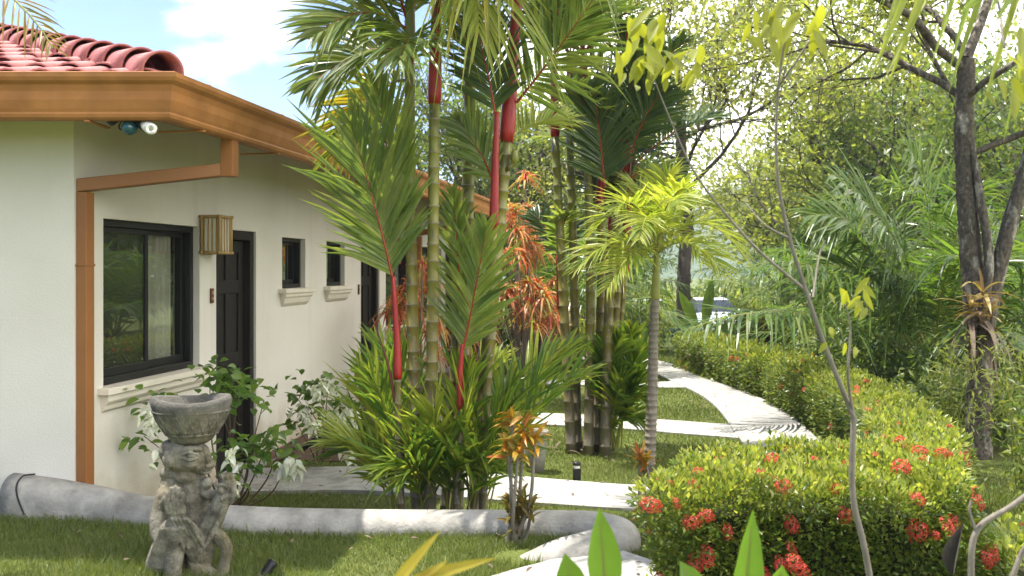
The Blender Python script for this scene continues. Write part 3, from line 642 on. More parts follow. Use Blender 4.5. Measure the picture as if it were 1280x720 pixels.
# cable looped over the wall end
mb.add(*tube(smooth_path([W(30, 643, 6.03), W(22, 622, 6.03), W(21, 606, 6.06), W(29, 595, 6.12), W(44, 592.5, 6.17)], 6), .0055, 6)); single('black_cable', mb, M['rubber'], 'black cable looped over the left end of the low wall', 'cable', (-3.0, 6.1, .24), smooth=True)
# mulch bed along the house
mb = MB(); rng = np.random.default_rng(6); n1, n2 = 60, 26; V = []
for i in range(n1):
    s_ = 3.05+(10.5-3.05)*i/(n1-1)
    for j in range(n2):
        q = j/(n2-1); wall_p = H(s_, .002, 0)
        front = np.array([wall_p[0]+.05+min(1.9, .25+1.25*(s_-3.05)), 0, 0])
        e = np.array([max(wall_p[0]+.2, min(-.9, wall_p[0]+1.25)), max(8.79, wall_p[1]-.55), 0]) if False else wall_p+nv*(1.15+.1*math.sin(s_*2))
        e[1] = max(e[1], 8.78); p = wall_p*(1-q)+e*q
        z = .012+.11*math.sin(math.pi*min(1, .25+q*.75))*min(1, (s_-3.05)*1.6)*min(1, (10.5-s_))+rng.normal()*.006
        V.append([p[0], p[1], z if 0 < j < n2-1 else (.01 if j else .06)])
i, j = np.meshgrid(np.arange(n1-1), np.arange(n2-1), indexing='ij'); b = i*n2+j
mb.add(V, [np.stack([b, b+n2, b+n2+1, b+1], -1).reshape(-1, 4)]); struct('soil_bed', mb, M['soil'], smooth=True)
SOIL = [H(3.05, 0, 0)[:2], H(10.5, 0, 0)[:2], H(10.5, 1.2, 0)[:2], H(3.3, 1.2, 0)[:2]]

# ------------------------------------------------------------------ statue
def statue():
    cx, cy, gz = (240-640)/FPX*5.2, 5.2, float(ground_z(-1.73, 5.2))-.02
    root = thing('stone_statue', 'weathered stone figure carrying a bowl on its head, with praying hands, on the lawn', 'statue', (cx, cy, gz))
    k = .00150
    def Z(zx, zy, dep=0.): return np.array([cx+(zx-222)*k, cy+dep, gz+(716-zy)*k])
    def chain(mb, pts, rad, n=12):
        p = smooth_path(pts, 5); r = np.interp(np.linspace(0, len(rad)-1, len(p)), np.arange(len(rad)), rad)
        mb.add(*tube(p, r, n)); mb.add(*sphere(p[0], r[0], 12, 8)); mb.add(*sphere(p[-1], r[-1], 12, 8))
    mb = MB()
    # torso: broad back and chest, straight down to the ground
    chain(mb, [Z(150, 706, .03), Z(148, 600, .03), Z(150, 480, .03), Z(158, 395, .03), Z(165, 372, .03)], [.10, .098, .096, .09, .07], 18)
    chain(mb, [Z(112, 700, .05), Z(112, 560, .05), Z(118, 430, .05), Z(128, 362, .05)], [.05, .045, .042, .035])
    chain(mb, [Z(222, 700, .03), Z(222, 560, .04), Z(226, 440, .03), Z(222, 375, .02)], [.08, .075, .072, .07], 14)
    chain(mb, [Z(128, 352, .0), Z(160, 346, -.02), Z(205, 352, -.02)], [.035, .035, .03]); mb.add(*sphere(Z(205, 355, .0), (.085, .08, .05)))
    # head: a rounded block, the face carved on its right hand side
    mb.add(*sphere(Z(190, 285, .0), (.112, .115, .095), 24, 16)); mb.add(*sphere(Z(228, 290, -.01), (.092, .098, .088), 24, 16)); mb.add(*sphere(Z(140, 268, .0), (.05, .09, .06)))
    mb.add(*sphere(Z(258, 322, -.01), (.055, .075, .042))); mb.add(*sphere(Z(272, 340, -.015), (.034, .05, .018)))
    chain(mb, [Z(272, 258, -.045), Z(288, 285, -.05), Z(304, 312, -.05)], [.013, .017, .022]); mb.add(*sphere(Z(296, 316, -.075), (.018, .016, .013)))
    mb.add(*sphere(Z(288, 328, -.045), (.030, .045, .0075))); mb.add(*sphere(Z(284, 340, -.045), (.028, .042, .0085)))
    chain(mb, [Z(208, 258, -.098), Z(235, 248, -.105), Z(270, 254, -.085)], [.010, .014, .011])
    mb.add(*sphere(Z(240, 275, -.102), (.026, .016, .012))); chain(mb, [Z(212, 270, -.106), Z(240, 262, -.115), Z(266, 270, -.098)], [.005, .007, .005]); chain(mb, [Z(214, 283, -.106), Z(240, 290, -.114), Z(264, 283, -.096)], [.005, .006, .005])
    mb.add(*sphere(Z(236, 308, -.082), (.042, .03, .024))); mb.add(*sphere(Z(165, 292, -.108), (.022, .018, .036))); chain(mb, [Z(152, 262, -.10), Z(148, 290, -.108), Z(158, 322, -.10)], [.009, .011, .009])
    # praying hands in front of the chest, five separate fingers up
    chain(mb, [Z(135, 420, -.05), Z(128, 500, -.10), Z(145, 560, -.13), Z(185, 520, -.155), Z(206, 468, -.165)], [.045, .05, .05, .042, .036])
    mb.add(*sphere(Z(206, 455, -.17), (.050, .034, .052)))
    for q, (fx, ft, fr2) in enumerate(((178, 392, .012), (193, 376, .0135), (208, 371, .014), (222, 378, .0135), (236, 394, .0115))):
        chain(mb, [Z(180+q*12.5, 458, -.192), Z((180+q*12.5+fx)/2, 424, -.207), Z(fx, ft, -.198)], [.0145, fr2, fr2*.8], 10)
    chain(mb, [Z(160, 452, -.16), Z(160, 428, -.18), Z(170, 408, -.188)], [.02, .017, .012], 8); mb.add(*sphere(Z(140, 425, -.06), (.045, .05, .045)))
    # robe falling over the thighs in carved folds
    chain(mb, [Z(125, 668, -.05), Z(158, 590, -.11), Z(200, 520, -.14), Z(240, 560, -.12), Z(262, 630, -.07)], [.085, .075, .062, .062, .055], 16)
    for q in range(7):
        x0 = 104+q*12; chain(mb, [Z(x0, 662, -.13-.006*q), Z(x0+26, 590, -.185), Z(x0+56, 515, -.205)], [.009, .013, .008], 8)
    for q in range(5):
        x0 = 288-q*14; chain(mb, [Z(x0, 590, -.125-.014*q), Z(x0-14, 532, -.18), Z(x0-36, 480, -.205)], [.008, .012, .008], 8)
    chain(mb, [Z(195, 600, -.15), Z(192, 650, -.16), Z(188, 712, -.15)], [.052, .046, .05], 14); mb.add(*sphere(Z(196, 592, -.15), (.058, .05, .042))); mb.add(*sphere(Z(188, 708, -.20), (.055, .07, .028)))
    chain(mb, [Z(250, 640, -.06), Z(260, 690, -.07), Z(256, 714, -.07)], [.05, .045, .05]); mb.add(*sphere(Z(108, 690, .0), (.065, .10, .06))); mb.add(*sphere(Z(225, 712, 0), (.20, .15, .02)))
    # animal climbing on the right: body, upturned head with jaws, bent hind leg
    chain(mb, [Z(262, 650, -.04), Z(280, 585, -.05), Z(304, 525, -.055), Z(332, 462, -.06), Z(352, 415, -.06)], [.066, .060, .055, .05, .047], 16)
    chain(mb, [Z(345, 440, -.06), Z(356, 400, -.06), Z(362, 366, -.06)], [.048, .046, .04], 14)
    for t in np.linspace(0, 6.28, 10): mb.add(*sphere(Z(362+22*math.cos(t), 352, -.06+.033*math.sin(t)), (.014, .014, .014), 8, 6))
    chain(mb, [Z(376, 438, -.075), Z(384, 402, -.08), Z(386, 370, -.075)], [.022, .022, .016])
    for q in range(5): mb.add(*sphere(Z(352+q*8, 426-q*3, -.112+q*.004), (.008, .009, .014), 8, 6))
    mb.add(*sphere(Z(346, 398, -.108), (.016, .013, .018))); chain(mb, [Z(330, 382, -.10), Z(348, 376, -.108), Z(364, 384, -.104)], [.007, .009, .007])
    chain(mb, [Z(280, 382, -.02), Z(266, 408, .0), Z(285, 424, -.02), Z(330, 428, -.03)], [.032, .036, .03, .028])
    chain(mb, [Z(300, 545, -.06), Z(342, 575, -.07), Z(360, 612, -.065), Z(352, 660, -.06), Z(345, 706, -.07)], [.036, .036, .033, .03, .032])
    chain(mb, [Z(262, 650, -.05), Z(283, 688, -.07), Z(318, 702, -.08), Z(345, 708, -.085)], [.045, .04, .032, .028])
    for q in range(4): chain(mb, [Z(292+q*13, 600-q*18, -.118), Z(316+q*10, 545-q*20, -.118), Z(340+q*6, 482-q*12, -.116)], [.007, .009, .006], 8)
    fig = part('figure', mb, M['stone'], root, smooth=True)
    rm = fig.modifiers.new('remesh', 'REMESH'); rm.mode = 'VOXEL'; rm.voxel_size = .004; rm.use_smooth_shade = True
    sm = fig.modifiers.new('smooth', 'SMOOTH'); sm.iterations = 1; sm.factor = .4
    tx = bpy.data.textures.new('stone_wear', 'CLOUDS'); tx.noise_scale = .05; tx.noise_depth = 3
    dp = fig.modifiers.new('wear', 'DISPLACE'); dp.texture = tx; dp.strength = .004; dp.mid_level = .5; dp.texture_coords = 'LOCAL'
    # bowl with a carved lattice
    mb = MB(); bc = Z(220, 240); ofs = bc-np.array([cx, cy, gz])
    prof = [(.0, 0), (.085, .0), (.112, .02), (.145, .065), (.178, .12), (.198, .165), (.209, .19), (.214, .222), (.205, .243), (.185, .246), (.17, .235), (.155, .20), (.12, .15), (.06, .125), (.0, .12)]
    V, F = lathe((0, 0, 0), prof, 48); an = np.arctan2(V[:, 1], V[:, 0]); V[:, 2] += .012*np.sin(an*2+1.0)*(V[:, 2] > .15); V[:, 1] *= .92; mb.add(V+bc, F)
    def onb(t, h): r = np.interp(h, [.02, .065, .12, .165, .19], [.112, .145, .178, .198, .209]); return bc+np.array([r*math.cos(t), r*math.sin(t)*.92, h])
    for q in range(22):
        t0 = q*2*math.pi/22
        for sg in (-1, 1): mb.add(*tube([onb(t0+sg*u*.30, .06+.115*u) for u in np.linspace(0, 1, 8)], .0045, 6))
    for hgt in (.178, .055): mb.add(*tube([onb(t, hgt) for t in np.linspace(0, 2*math.pi, 49)], .006, 6))
    bw = part('bowl', mb, M['stone'], root, smooth=True)
    dp = bw.modifiers.new('wear', 'DISPLACE'); dp.texture = tx; dp.strength = .009; dp.mid_level = .5; dp.texture_coords = 'LOCAL'
    return root
statue()

# ------------------------------------------------------------------ palms
def bez(A, B, C, n=18):
    t = np.linspace(0, 1, n)[:, None]; return (1-t)**2*A+2*t*(1-t)*B+t*t*C
def frond_geo(rng, A, B, C, nh=(0, 0, 1), nl=34, ll=.45, lw=.034, pet=.10, a0=62, a1=24, vee=18, droop=.22, K=5, rr=.010, fold=.2, prof=None):
    A, B, C = [np.asarray(q, float) for q in (A, B, C)]; P = bez(A, B, C); T = nrm(np.gradient(P, axis=0)); tt = np.linspace(0, 1, len(P))
    nl = int(nl*1.15); lw = lw*.95; u = np.linspace(0, 1, nl); t = pet+(1-pet)*u*.985
    cols = []
    bp = np.stack([np.interp(t, tt, P[:, i]) for i in range(3)], -1); Tb = nrm(np.stack([np.interp(t, tt, T[:, i]) for i in range(3)], -1))
    nh = np.asarray(nh, float); Sd = nrm(np.cross(Tb, nh)); Nn = np.cross(Sd, Tb)
    pf = (.52+.48*np.sin(np.pi*np.clip(u*.8+.12, 0, 1)))*np.interp(u, [0, .7, 1], [1, 1, .5]) if prof is None else prof(u)
    mb = MB()
    for sd in (-1, 1):
        an = np.radians(a0+(a1-a0)*u**1.2)*(1+.10*rng.normal(size=nl)); ve = np.radians(vee)+.13*rng.normal(size=nl)
        d = Tb*np.cos(an)[:, None]+sd*Sd*np.sin(an)[:, None]*np.cos(ve)[:, None]+Nn*np.sin(ve)[:, None]
        nn = nrm(Nn+sd*Sd*-.25+rng.normal(size=(nl, 3))*.16)
        V, F = straps(bp, d, nn, ll*pf*(1+.12*rng.normal(size=nl)), lw*(.75+.25*pf)*(1+.1*rng.normal(size=nl)), droop*(1+.5*rng.normal(size=nl)).clip(.1), K, 'lance', fold)
        mb.add(V, F, 0)
    mb.add(*tube(P, np.linspace(rr, rr*.25, len(P)), 6), 1)
    return mb
def frond(rng, root, A, B, C, leaf, rach, name='frond', **k):
    return part(name, frond_geo(rng, A, B, C, **k), [M[leaf], M[rach]], root)
def arch(A, az, el, Ln, drop):
    A = np.asarray(A, float); h = np.array([math.cos(az), math.sin(az), 0]); e = R(el)
    B = A+(h*math.cos(e)+zv*math.sin(e))*Ln*.55; C = A+h*Ln*math.cos(e)*1.0+zv*(Ln*math.sin(e)*.95)+(h*.12-zv)*drop*Ln
    return A, B, C
def stem_geo(pts, r0, r1, rng, gap=(.13, .2)):
    p = smooth_path(pts, 10); Ls = np.concatenate([[0], np.cumsum(np.linalg.norm(np.diff(p, axis=0), axis=1))]); q = .1; st = [(0, r0*1.25)]; rings = []
    rad = lambda s_: r0+(r1-r0)*s_/Ls[-1]
    while q < Ls[-1]-.03:
        for ds, k in ((-.011, 1.0), (-.0045, 1.10), (.0045, 1.10), (.011, .97)): st.append((q+ds, rad(q)*k))
        rings.append(len(st)-3); q += rng.uniform(*gap)*(1-.25*q/Ls[-1])
    st.append((Ls[-1], r1)); sv = np.array([a for a, _ in st]); rv = np.array([b for _, b in st])
    pp = np.stack([np.interp(sv, Ls, p[:, i]) for i in range(3)], -1); V, F = tube(pp, rv, 12)
    mb = MB(); f = F[0].reshape(len(st)-1, 12, 4); rs = set(rings); ri = [i for i in range(len(st)-1) if i in rs]; ni = [i for i in range(len(st)-1) if i not in rs]
    mb.add(V, [f[ni].reshape(-1, 4), F[1], F[2]], 0); mb.f.append((f[ri].reshape(-1, 4), 1)); return mb
def stem(rng, root, pts, r0, r1, **k): return part('stem', stem_geo(pts, r0, r1, rng, **k), [M['stem'], M['ring']], root, smooth=True)
def shaft(root, pts, r0, r1, mat='red'):
    p = smooth_path(pts, 8); t = np.linspace(0, 1, len(p)); r = r0+(r1-r0)*t; r = r*np.interp(t, [0, .08, .25, 1], [1.0, 1.18, 1.12, .85])
    mb = MB(); mb.add(*tube(p, r, 12)); return part('crownshaft', mb, M[mat], root, smooth=True)
TOW = np.array([0, -1, .35])        # facing the lawn: for fronds that hang broadside

def clump_front():
    rng = np.random.default_rng(11); Y = 6.9
    root = thing('lipstick_palm', 'tall clump of red stemmed palm just behind the low wall, leafy at its foot', 'palm', (-.49, Y, 0), 'clumping palms with red crownshafts')
    st = lambda pts, r0, r1, **k: stem(rng, root, [np.array(p) for p in pts], r0, r1, **k)
    b = lambda px, Yb: np.array([(px-640)/FPX*Yb, Yb, .0])
    st([b(524, 6.8), W(517, 450, 6.8), W(513, 250, 6.8), W(512, 70, 6.8)], .046, .036)
    shaft(root, [W(512, 72, 6.8), W(513, -60, 6.8)], .037, .03, 'stem')
    st([b(537, 6.72), W(540, 450, 6.72), W(542, 250, 6.72), W(543, 128, 6.72)], .046, .038)
    shaft(root, [W(543, 130, 6.72), W(545, 40, 6.72), W(549, -50, 6.72)], .042, .036)
    st([b(570, 7.05), W(579, 450, 7.05), W(585, 250, 7.05), W(590, -60, 7.05)], .052, .04)
    shaft(root, [W(590, -55, 7.05), W(593, -190, 7.05)], .043, .036)
    st([b(590, 6.9), W(606, 480, 6.9), W(622, 300, 6.9), W(633, 175, 6.9)], .054, .045)
    shaft(root, [W(633, 178, 6.9), W(641, 70, 6.9), W(650, -40, 6.9)], .048, .040)
    st([b(602, 6.8), W(612, 420, 6.8), W(617, 285, 6.8)], .030, .026)
    shaft(root, [W(617, 288, 6.8), W(619, 210, 6.8), W(621, 140, 6.8)], .030, .020)
    st([b(503, 6.6), W(499, 560, 6.6), W(497, 470, 6.6)], .026, .024)
    shaft(root, [W(497, 474, 6.6), W(496, 420, 6.6), W(491, 345, 6.6)], .028, .017)
    st([b(568, 6.6), W(574, 560, 6.6), W(576, 508, 6.6)], .024, .022)
    shaft(root, [W(576, 512, 6.6), W(575, 470, 6.6), W(578, 430, 6.6)], .024, .015)
    st([b(555, 7.1), W(566, 500, 7.1), W(570, 380, 7.1), W(571, 250, 7.1)], .035, .03)
    # bud on the leaning stem
    mb = MB(); mb.add(*sphere(W(643, 196, 6.84), (.03, .03, .055), 12, 8)); mb.add(*tube([W(634, 212, 6.86), W(642, 204, 6.85), W(648, 180, 6.84)], [.02, .022, .006], 8)); part('bud', mb, M['stem'], root, smooth=True)
    mb = MB(); mb.add(*tube(smooth_path([W(503, 570, 6.62), W(487, 465, 6.6), W(466, 398, 6.58)], 6), np.linspace(.016, .003, 13), 8)); part('spear_leaf', mb, M['spear'], root, smooth=True)
    f = lambda A, B, C, leaf='frond', rach='redrachis', **k: frond(rng, root, A, B, C, leaf, rach, **k)
    # young fronds seen broadside
    f(W(491, 350, 6.6), W(478, 285, 6.58), W(437, 150, 6.45), nh=(.25, -1, .25), nl=34, ll=.70, lw=.036, a0=44, a1=14, vee=6, droop=.16, pet=.05)
    f(W(500, 330, 6.7), W(494, 240, 6.68), W(470, 100, 6.62), nh=(.1, -1, .2), nl=30, ll=.62, lw=.034, a0=32, a1=14, vee=8, droop=.12, pet=.1)
    f(W(578, 440, 6.6), W(590, 390, 6.58), W(608, 285, 6.5), nh=(-.1, -1, .2), nl=26, ll=.50, lw=.034, a0=46, a1=16, vee=8, droop=.16, pet=.04)
    f(W(574, 380, 7.0), W(574, 320, 7.0), W(566, 240, 6.95), leaf='frond', nl=22, ll=.40, lw=.03, a0=35, a1=15, nh=TOW)
    # crown of the first stem: fronds reaching left over the eave and drooping
    c1 = W(512, 40, 6.8)
    f(c1, W(460, -10, 6.6), W(392, 45, 6.35), nl=34, ll=.46, lw=.042, droop=.18, nh=(.1, -.75, .7), a0=60, vee=8)
    f(W(512, 70, 6.8), W(458, 40, 6.9), W(382, 112, 6.8), nl=36, ll=.44, lw=.040, droop=.25, nh=(.1, -.8, .6), a0=58, vee=8)
    f(W(511, 100, 6.8), W(470, 95, 7.1), W(410, 200, 7.1), leaf='frondyel', nl=32, ll=.42, lw=.034, droop=.3, nh=(.1, -.9, .5))
    f(W(513, 90, 6.8), W(520, 10, 6.4), W(500, 75, 6.0), nl=32, ll=.48, lw=.036, droop=.35)
    f(c1, W(480, -90, 6.7), W(430, -110, 6.5), nl=32, ll=.6, lw=.036, droop=.35); f(c1, W(530, -80, 7.1), W(575, -40, 7.5), nl=32, ll=.6, lw=.036, droop=.4)
    f(c1, W(495, -60, 7.3), W(440, 30, 7.6), leaf='fronddark', nl=30, ll=.55, lw=.034, droop=.3, nh=(0, -.8, .6))
    # second stem: yellowing frond hanging towards the lawn
    c2 = W(548, -45, 6.72)
    f(c2, W(600, -120, 6.5), W(598, 40, 6.3), leaf='frondlime', rach='greenrachis', nl=34, ll=.66, lw=.036, droop=.55, nh=(.5, -.6, .6), a0=65, a1=35)
    f(W(545, 20, 6.72), W(570, -80, 6.5), W(640, -30, 6.3), leaf='frondyel', rach='greenrachis', nl=38, ll=.62, lw=.028, droop=.75, nh=(.2, -.6, .7), a0=75, a1=45)
    f(c2, W(500, -140, 6.6), W(455, -60, 6.4), nl=34, ll=.6, lw=.034, droop=.5); f(c2, W(540, -150, 6.3), W(520, -100, 5.8), nl=34, ll=.6, lw=.034, droop=.5)
    f(c2, W(575, -170, 7.0), W(620, -120, 7.4), nl=34, ll=.6, lw=.034, droop=.5)
    # leaning red stem: fronds to the upper right
    f(W(646, 128, 6.88), W(690, 75, 6.7), W(748, -10, 6.5), nl=36, ll=.66, lw=.034, droop=.22, nh=(-.2, -.9, .45), a0=58, a1=25, vee=4)
    c4 = W(650, -35, 6.9)
    f(c4, W(690, -120, 6.8), W(770, -40, 6.6), nl=36, ll=.66, lw=.032, droop=.45, nh=(0, -.6, .8)); f(c4, W(640, -150, 6.6), W(610, -110, 6.2), nl=34, ll=.6, lw=.032, droop=.5)
    f(c4, W(715, -120, 7.2), W(800, -70, 7.4), leaf='frondyel', nl=36, ll=.6, lw=.03, droop=.7, nh=(0, -.5, .8)); f(c4, W(620, -130, 7.3), W(560, -50, 7.6), nl=34, ll=.6, lw=.034, droop=.5)
    # thin red stem
    f(W(620, 150, 6.8), W(612, 90, 6.8), W(590, 15, 6.75), leaf='fronddark', nl=30, ll=.50, lw=.034, a0=48, a1=20, vee=6, droop=.2, nh=TOW)
    f(W(620, 160, 6.8), W(600, 215, 6.9), W(570, 330, 6.9), nl=24, ll=.34, lw=.03, a0=40, a1=18, nh=(0, -1, .3), droop=.25) if False else None
    f(W(619, 235, 6.82), W(605, 190, 6.9), W(572, 150, 7.0), leaf='frond', nl=26, ll=.42, lw=.032, a0=45, a1=18, nh=TOW, droop=.3)
    f(W(640, 170, 6.9), W(665, 150, 7.2), W(712, 150, 7.4), leaf='frondlime', rach='greenrachis', nl=26, ll=.36, lw=.030, a0=45, a1=18, nh=(0, -.8, .7), droop=.2)
    # c3 crown, above the frame, casting shade
    c3 = W(592, -180, 7.05)
    for i in range(8): f(*arch(c3, i*2.4, 55-5*i, 1.25, .35), nl=30, ll=.55, lw=.036, droop=.4, K=4, fold=0)
    # leafy shoots at the foot
    rng2 = np.random.default_rng(5)
    specs = [(495, 448, 492, .0), (490, 428, 565, -.1), (505, 462, 470, -.15), (520, 500, 440, .05), (570, 590, 500, -.35), (590, 640, 520, -.3), (600, 738, 465, .0), (598, 720, 430, .2), (610, 690, 440, .3),
             (585, 610, 575, -.5), (560, 560, 560, -.45), (530, 510, 565, -.4), (545, 545, 520, -.35), (550, 505, 600, -.5), (535, 480, 590, -.45), (565, 590, 590, -.5), (505, 418, 556, -.3), (600, 655, 560, -.25), (515, 470, 430, .3), (490, 462, 455, .3), (560, 620, 450, .35), (575, 585, 460, -.1), (600, 640, 480, .1), (580, 640, 590, -.45)]
    for k, (bx_, tx_, ty_, dy) in enumerate(specs):
        A = np.array([(bx_-640)/FPX*Y, Y+dy*.3, .05]); C = W(tx_, ty_, Y+dy)
        B = A*.45+C*.55+zv*(.22+.12*rng2.random())-(C-A)*np.array([.22, .2, 0]); lf = 'shoot' if k % 4 else 'frondlime'
        f(A, B, C, leaf=lf, rach='greenrachis', nl=17, ll=.52, lw=.030, a0=36, a1=12, vee=16, droop=.2, pet=.22, nh=(0, -.45, .9), rr=.008)
    return root
clump_front()

def clump_back():
    rng = np.random.default_rng(21); Y = 9.65
    root = thing('lipstick_palm', 'clump of red stemmed palm with dark fronds standing behind the bollard light', 'palm', (.77, Y, 0), 'clumping palms with red crownshafts')
    f = lambda A, B, C, leaf='fronddark', rach='redrachis', **k: frond(rng, root, A, B, C, leaf, rach, **k)
    defs = [([(714, 566), (702, 330), (694, 170)], 9.6, .052, .040, (692, 70)), ([(722, 567), (717, 330), (712, 165)], 9.7, .05, .038, (712, 65)), ([(734, 568), (738, 330), (733, 175)], 9.5, .05, .038, (730, 60)),
            ([(745, 569), (752, 330), (750, 262)], 9.6, .048, .040, (752, 190)), ([(753, 568), (764, 330), (783, 215)], 9.45, .052, .042, (790, 130)), ([(762, 566), (772, 360), (782, 300)], 9.75, .046, .038, (788, 205)),
            ([(740, 562), (756, 400), (760, 348)], 9.9, .034, .030, (763, 270)), ([(766, 562), (776, 400), (782, 340)], 9.85, .032, .028, (787, 270)), ([(728, 562), (708, 420), (700, 385)], 9.9, .03, .026, (697, 320))]
    for i, (pts, yy, r0, r1, top) in enumerate(defs):
        p = [W(x, y, yy) for x, y in pts]; p[0] = np.array([(pts[0][0]-640)/FPX*9.65, yy, 0.])
        stem(rng, root, p, r0, r1, gap=(.16, .24)); a = p[-1]; c = W(*top, yy); shaft(root, [a-zv*.01, (a+c)/2, c], r1*1.05, r1*.8)
        nf = 5 if i < 6 else 3
        for q in range(nf):
            az = q*2.4+i*1.1; el = 78-8*q-4*(i % 3)
            Ln = 1.25 if i < 6 else .8
            f(*arch(c-zv*.05, az, el, Ln*(.9+.2*rng.random()), .28), leaf=('fronddark' if (q+i) % 3 else 'frond'), nl=28, ll=.46 if i < 6 else .32, lw=.038, droop=.25, K=4, fold=.15, vee=12, nh=(0, -.35, .9))
    f(W(756, 235, 9.3), W(752, 190, 9.2), W(742, 105, 9.1), nl=34, ll=.62, lw=.038, a0=52, a1=20, nh=TOW, vee=5, droop=.18)
    f(W(790, 190, 9.3), W(800, 150, 9.2), W(830, 110, 9.1), nl=30, ll=.5, lw=.036, a0=50, a1=20, nh=TOW, vee=5, droop=.2)
    f(W(775, 180, 9.3), W(790, 90, 9.3), W(800, 40, 9.2), nl=30, ll=.5, lw=.036, a0=50, a1=20, nh=TOW, vee=5, droop=.2)
    f(W(785, 225, 9.3), W(815, 200, 9.2), W(850, 225, 9.1), leaf='frond', nl=30, ll=.42, lw=.03, a0=50, a1=20, nh=(0, -.7, .7), vee=5, droop=.2)
    for k, (tx_, ty_, dy) in enumerate([(800, 440, -.2), (812, 470, -.3), (790, 410, 0), (805, 500, -.35), (775, 420, -.2), (800, 530, -.3), (725, 470, -.2), (740, 430, -.1), (815, 430, .2), (780, 480, -.4)]):
        A = np.array([(765-640)/FPX*Y+rng.normal()*.05, Y+dy*.3, .05]); C = W(tx_, ty_, Y+dy); B = A*.45+C*.55+zv*.3-(C-A)*np.array([.25, .2, 0])
        f(A, B, C, leaf='shoot', rach='greenrachis', nl=18, ll=.36, lw=.042, a0=46, a1=18, pet=.3, nh=(0, -.5, .9), droop=.2)
    mb = MB()                                     # dead brown inflorescence below the crown
    for q in range(26):
        a = W(790+rng.normal()*3, 200, 9.4); d = nrm(np.array([rng.normal()*.8, rng.normal()*.5, -.3-rng.random()])); mb.add(*tube(smooth_path([a, a+d*.12, a+d*.2-zv*.08], 3), .006, 5))
    part('flower_stalk', mb, M['twig'], root)
    mb = MB(); V, F = straps(np.array([[.77, Y, .01]]*40)+rng.normal(size=(40, 3))*[.17, .10, 0], nrm(np.stack([rng.normal(size=40), rng.normal(size=40), .5+rng.random(40)], -1)), np.tile([0, 0, 1.], (40, 1)), .16, .03, .4, 4, 'strap'); mb.add(V, F); part('leaf_sheath', mb, M['dry'], root)
clump_back()

def lime_palm():
    rng = np.random.default_rng(31); Y = 8.6; bx_ = (811-640)/FPX*Y
    root = thing('young_palm', 'small single palm with bright yellow green fronds and slim ringed trunk', 'palm', (bx_, Y, 0))
    mb = stem_geo([np.array([bx_, Y, 0]), W(815, 500, Y), W(817, 420, Y), W(819, 372, Y)], .054, .038, rng, gap=(.05, .075)); part('trunk', mb, [M['greybark'], M['ring']], root, smooth=True)
    shaft(root, [W(819, 375, Y), W(820, 345, Y), W(821, 312, Y)], .038, .026, 'greenrachis')
    c = W(821, 318, Y)
    tips = [(722, 338, -.3, 40), (742, 290, .2, 60), (770, 262, -.4, 50), (795, 240, .3, 50), (838, 222, 0, 40), (862, 240, -.5, 50), (890, 262, .3, 50), (930, 322, -.1, 70), (905, 345, -.5, 40), (760, 360, -.5, 30), (850, 262, -.9, 60), (800, 300, -.9, 60), (780, 330, .6, 40), (880, 330, .6, 40)]
    for k, (tx_, ty_, dy, lift) in enumerate(tips):
        C = W(tx_, ty_, Y+dy); B = (c+C)/2+zv*(lift/FPX*Y+.08)
        frond(rng, root, c, B, C, 'frondlime', 'greenrachis', nl=30, ll=.38, lw=.024, a0=60, a1=28, vee=22, droop=.28, pet=.15, rr=.011, nh=(0, -.25, 1))
lime_palm()

def feather_palm(seed, loc, n, Ln, label, group, el0=82, el1=25, z0=.7, leaf='frondback', trunk=True, ll=.80, lw=.036, nl=46, name='feather_palm'):
    rng = np.random.default_rng(seed); root = thing(name, label, 'palm', tuple(loc), group); loc = np.array(loc, float)
    if trunk:
        mb = stem_geo([loc-zv*.1, loc+zv*z0*.5, loc+zv*z0], .10, .08, rng, gap=(.06, .1)); part('trunk', mb, [M['darkbark'], M['ring']], root, smooth=True)
    for i in range(n):
        q = i/(n-1); el = el0+(el1-el0)*q+rng.normal()*5; az = i*2.399+rng.normal()*.25; A = loc+zv*z0+np.array([math.cos(az), math.sin(az), 0])*.05
        frond(rng, root, *arch(A, az, el, Ln*(.8+.35*rng.random()), .30+.1*rng.random()), leaf, 'greenrachis', nl=nl, ll=ll, lw=lw, a0=68, a1=34, vee=10, droop=.55, K=5, fold=0, pet=.16, rr=.016)
    return root
GP = 'feathery palms in the garden behind'
gz_ = lambda x, y: float(ground_z(x, y))
fpl = [(5.6, 12.8, 4.0, 20, 'large feathery palm left of the big forked tree trunk, arching over the hedge'), (7.4, 13.6, 4.2, 18, 'feathery palm directly behind the big forked tree trunk'), (5.7, 17.0, 3.0, 15, 'feathery palm behind the middle hedge, in front of the burgundy shrub'), (8.8, 16.5, 4.4, 17, 'feathery palm deep behind, right of the forked trunk'),
       (.55, 17.5, 3.2, 14, 'feathery palm past the end of the house, behind the orange red shrubs'), (1.6, 22.5, 3.4, 14, 'feathery palm farthest back, between the two red stemmed clumps'), (6.6, 20.5, 3.2, 13, 'feathery palm in the back, under the spreading fine leaved tree')]
big = []
for i, (x, y, Ln, n, lb) in enumerate(fpl):
    big.append(feather_palm(40+i, (x, y, gz_(x, y)), n, Ln, lb, GP, z0=.5 if i < 4 else .9, leaf='frondback'))
rng = np.random.default_rng(49)
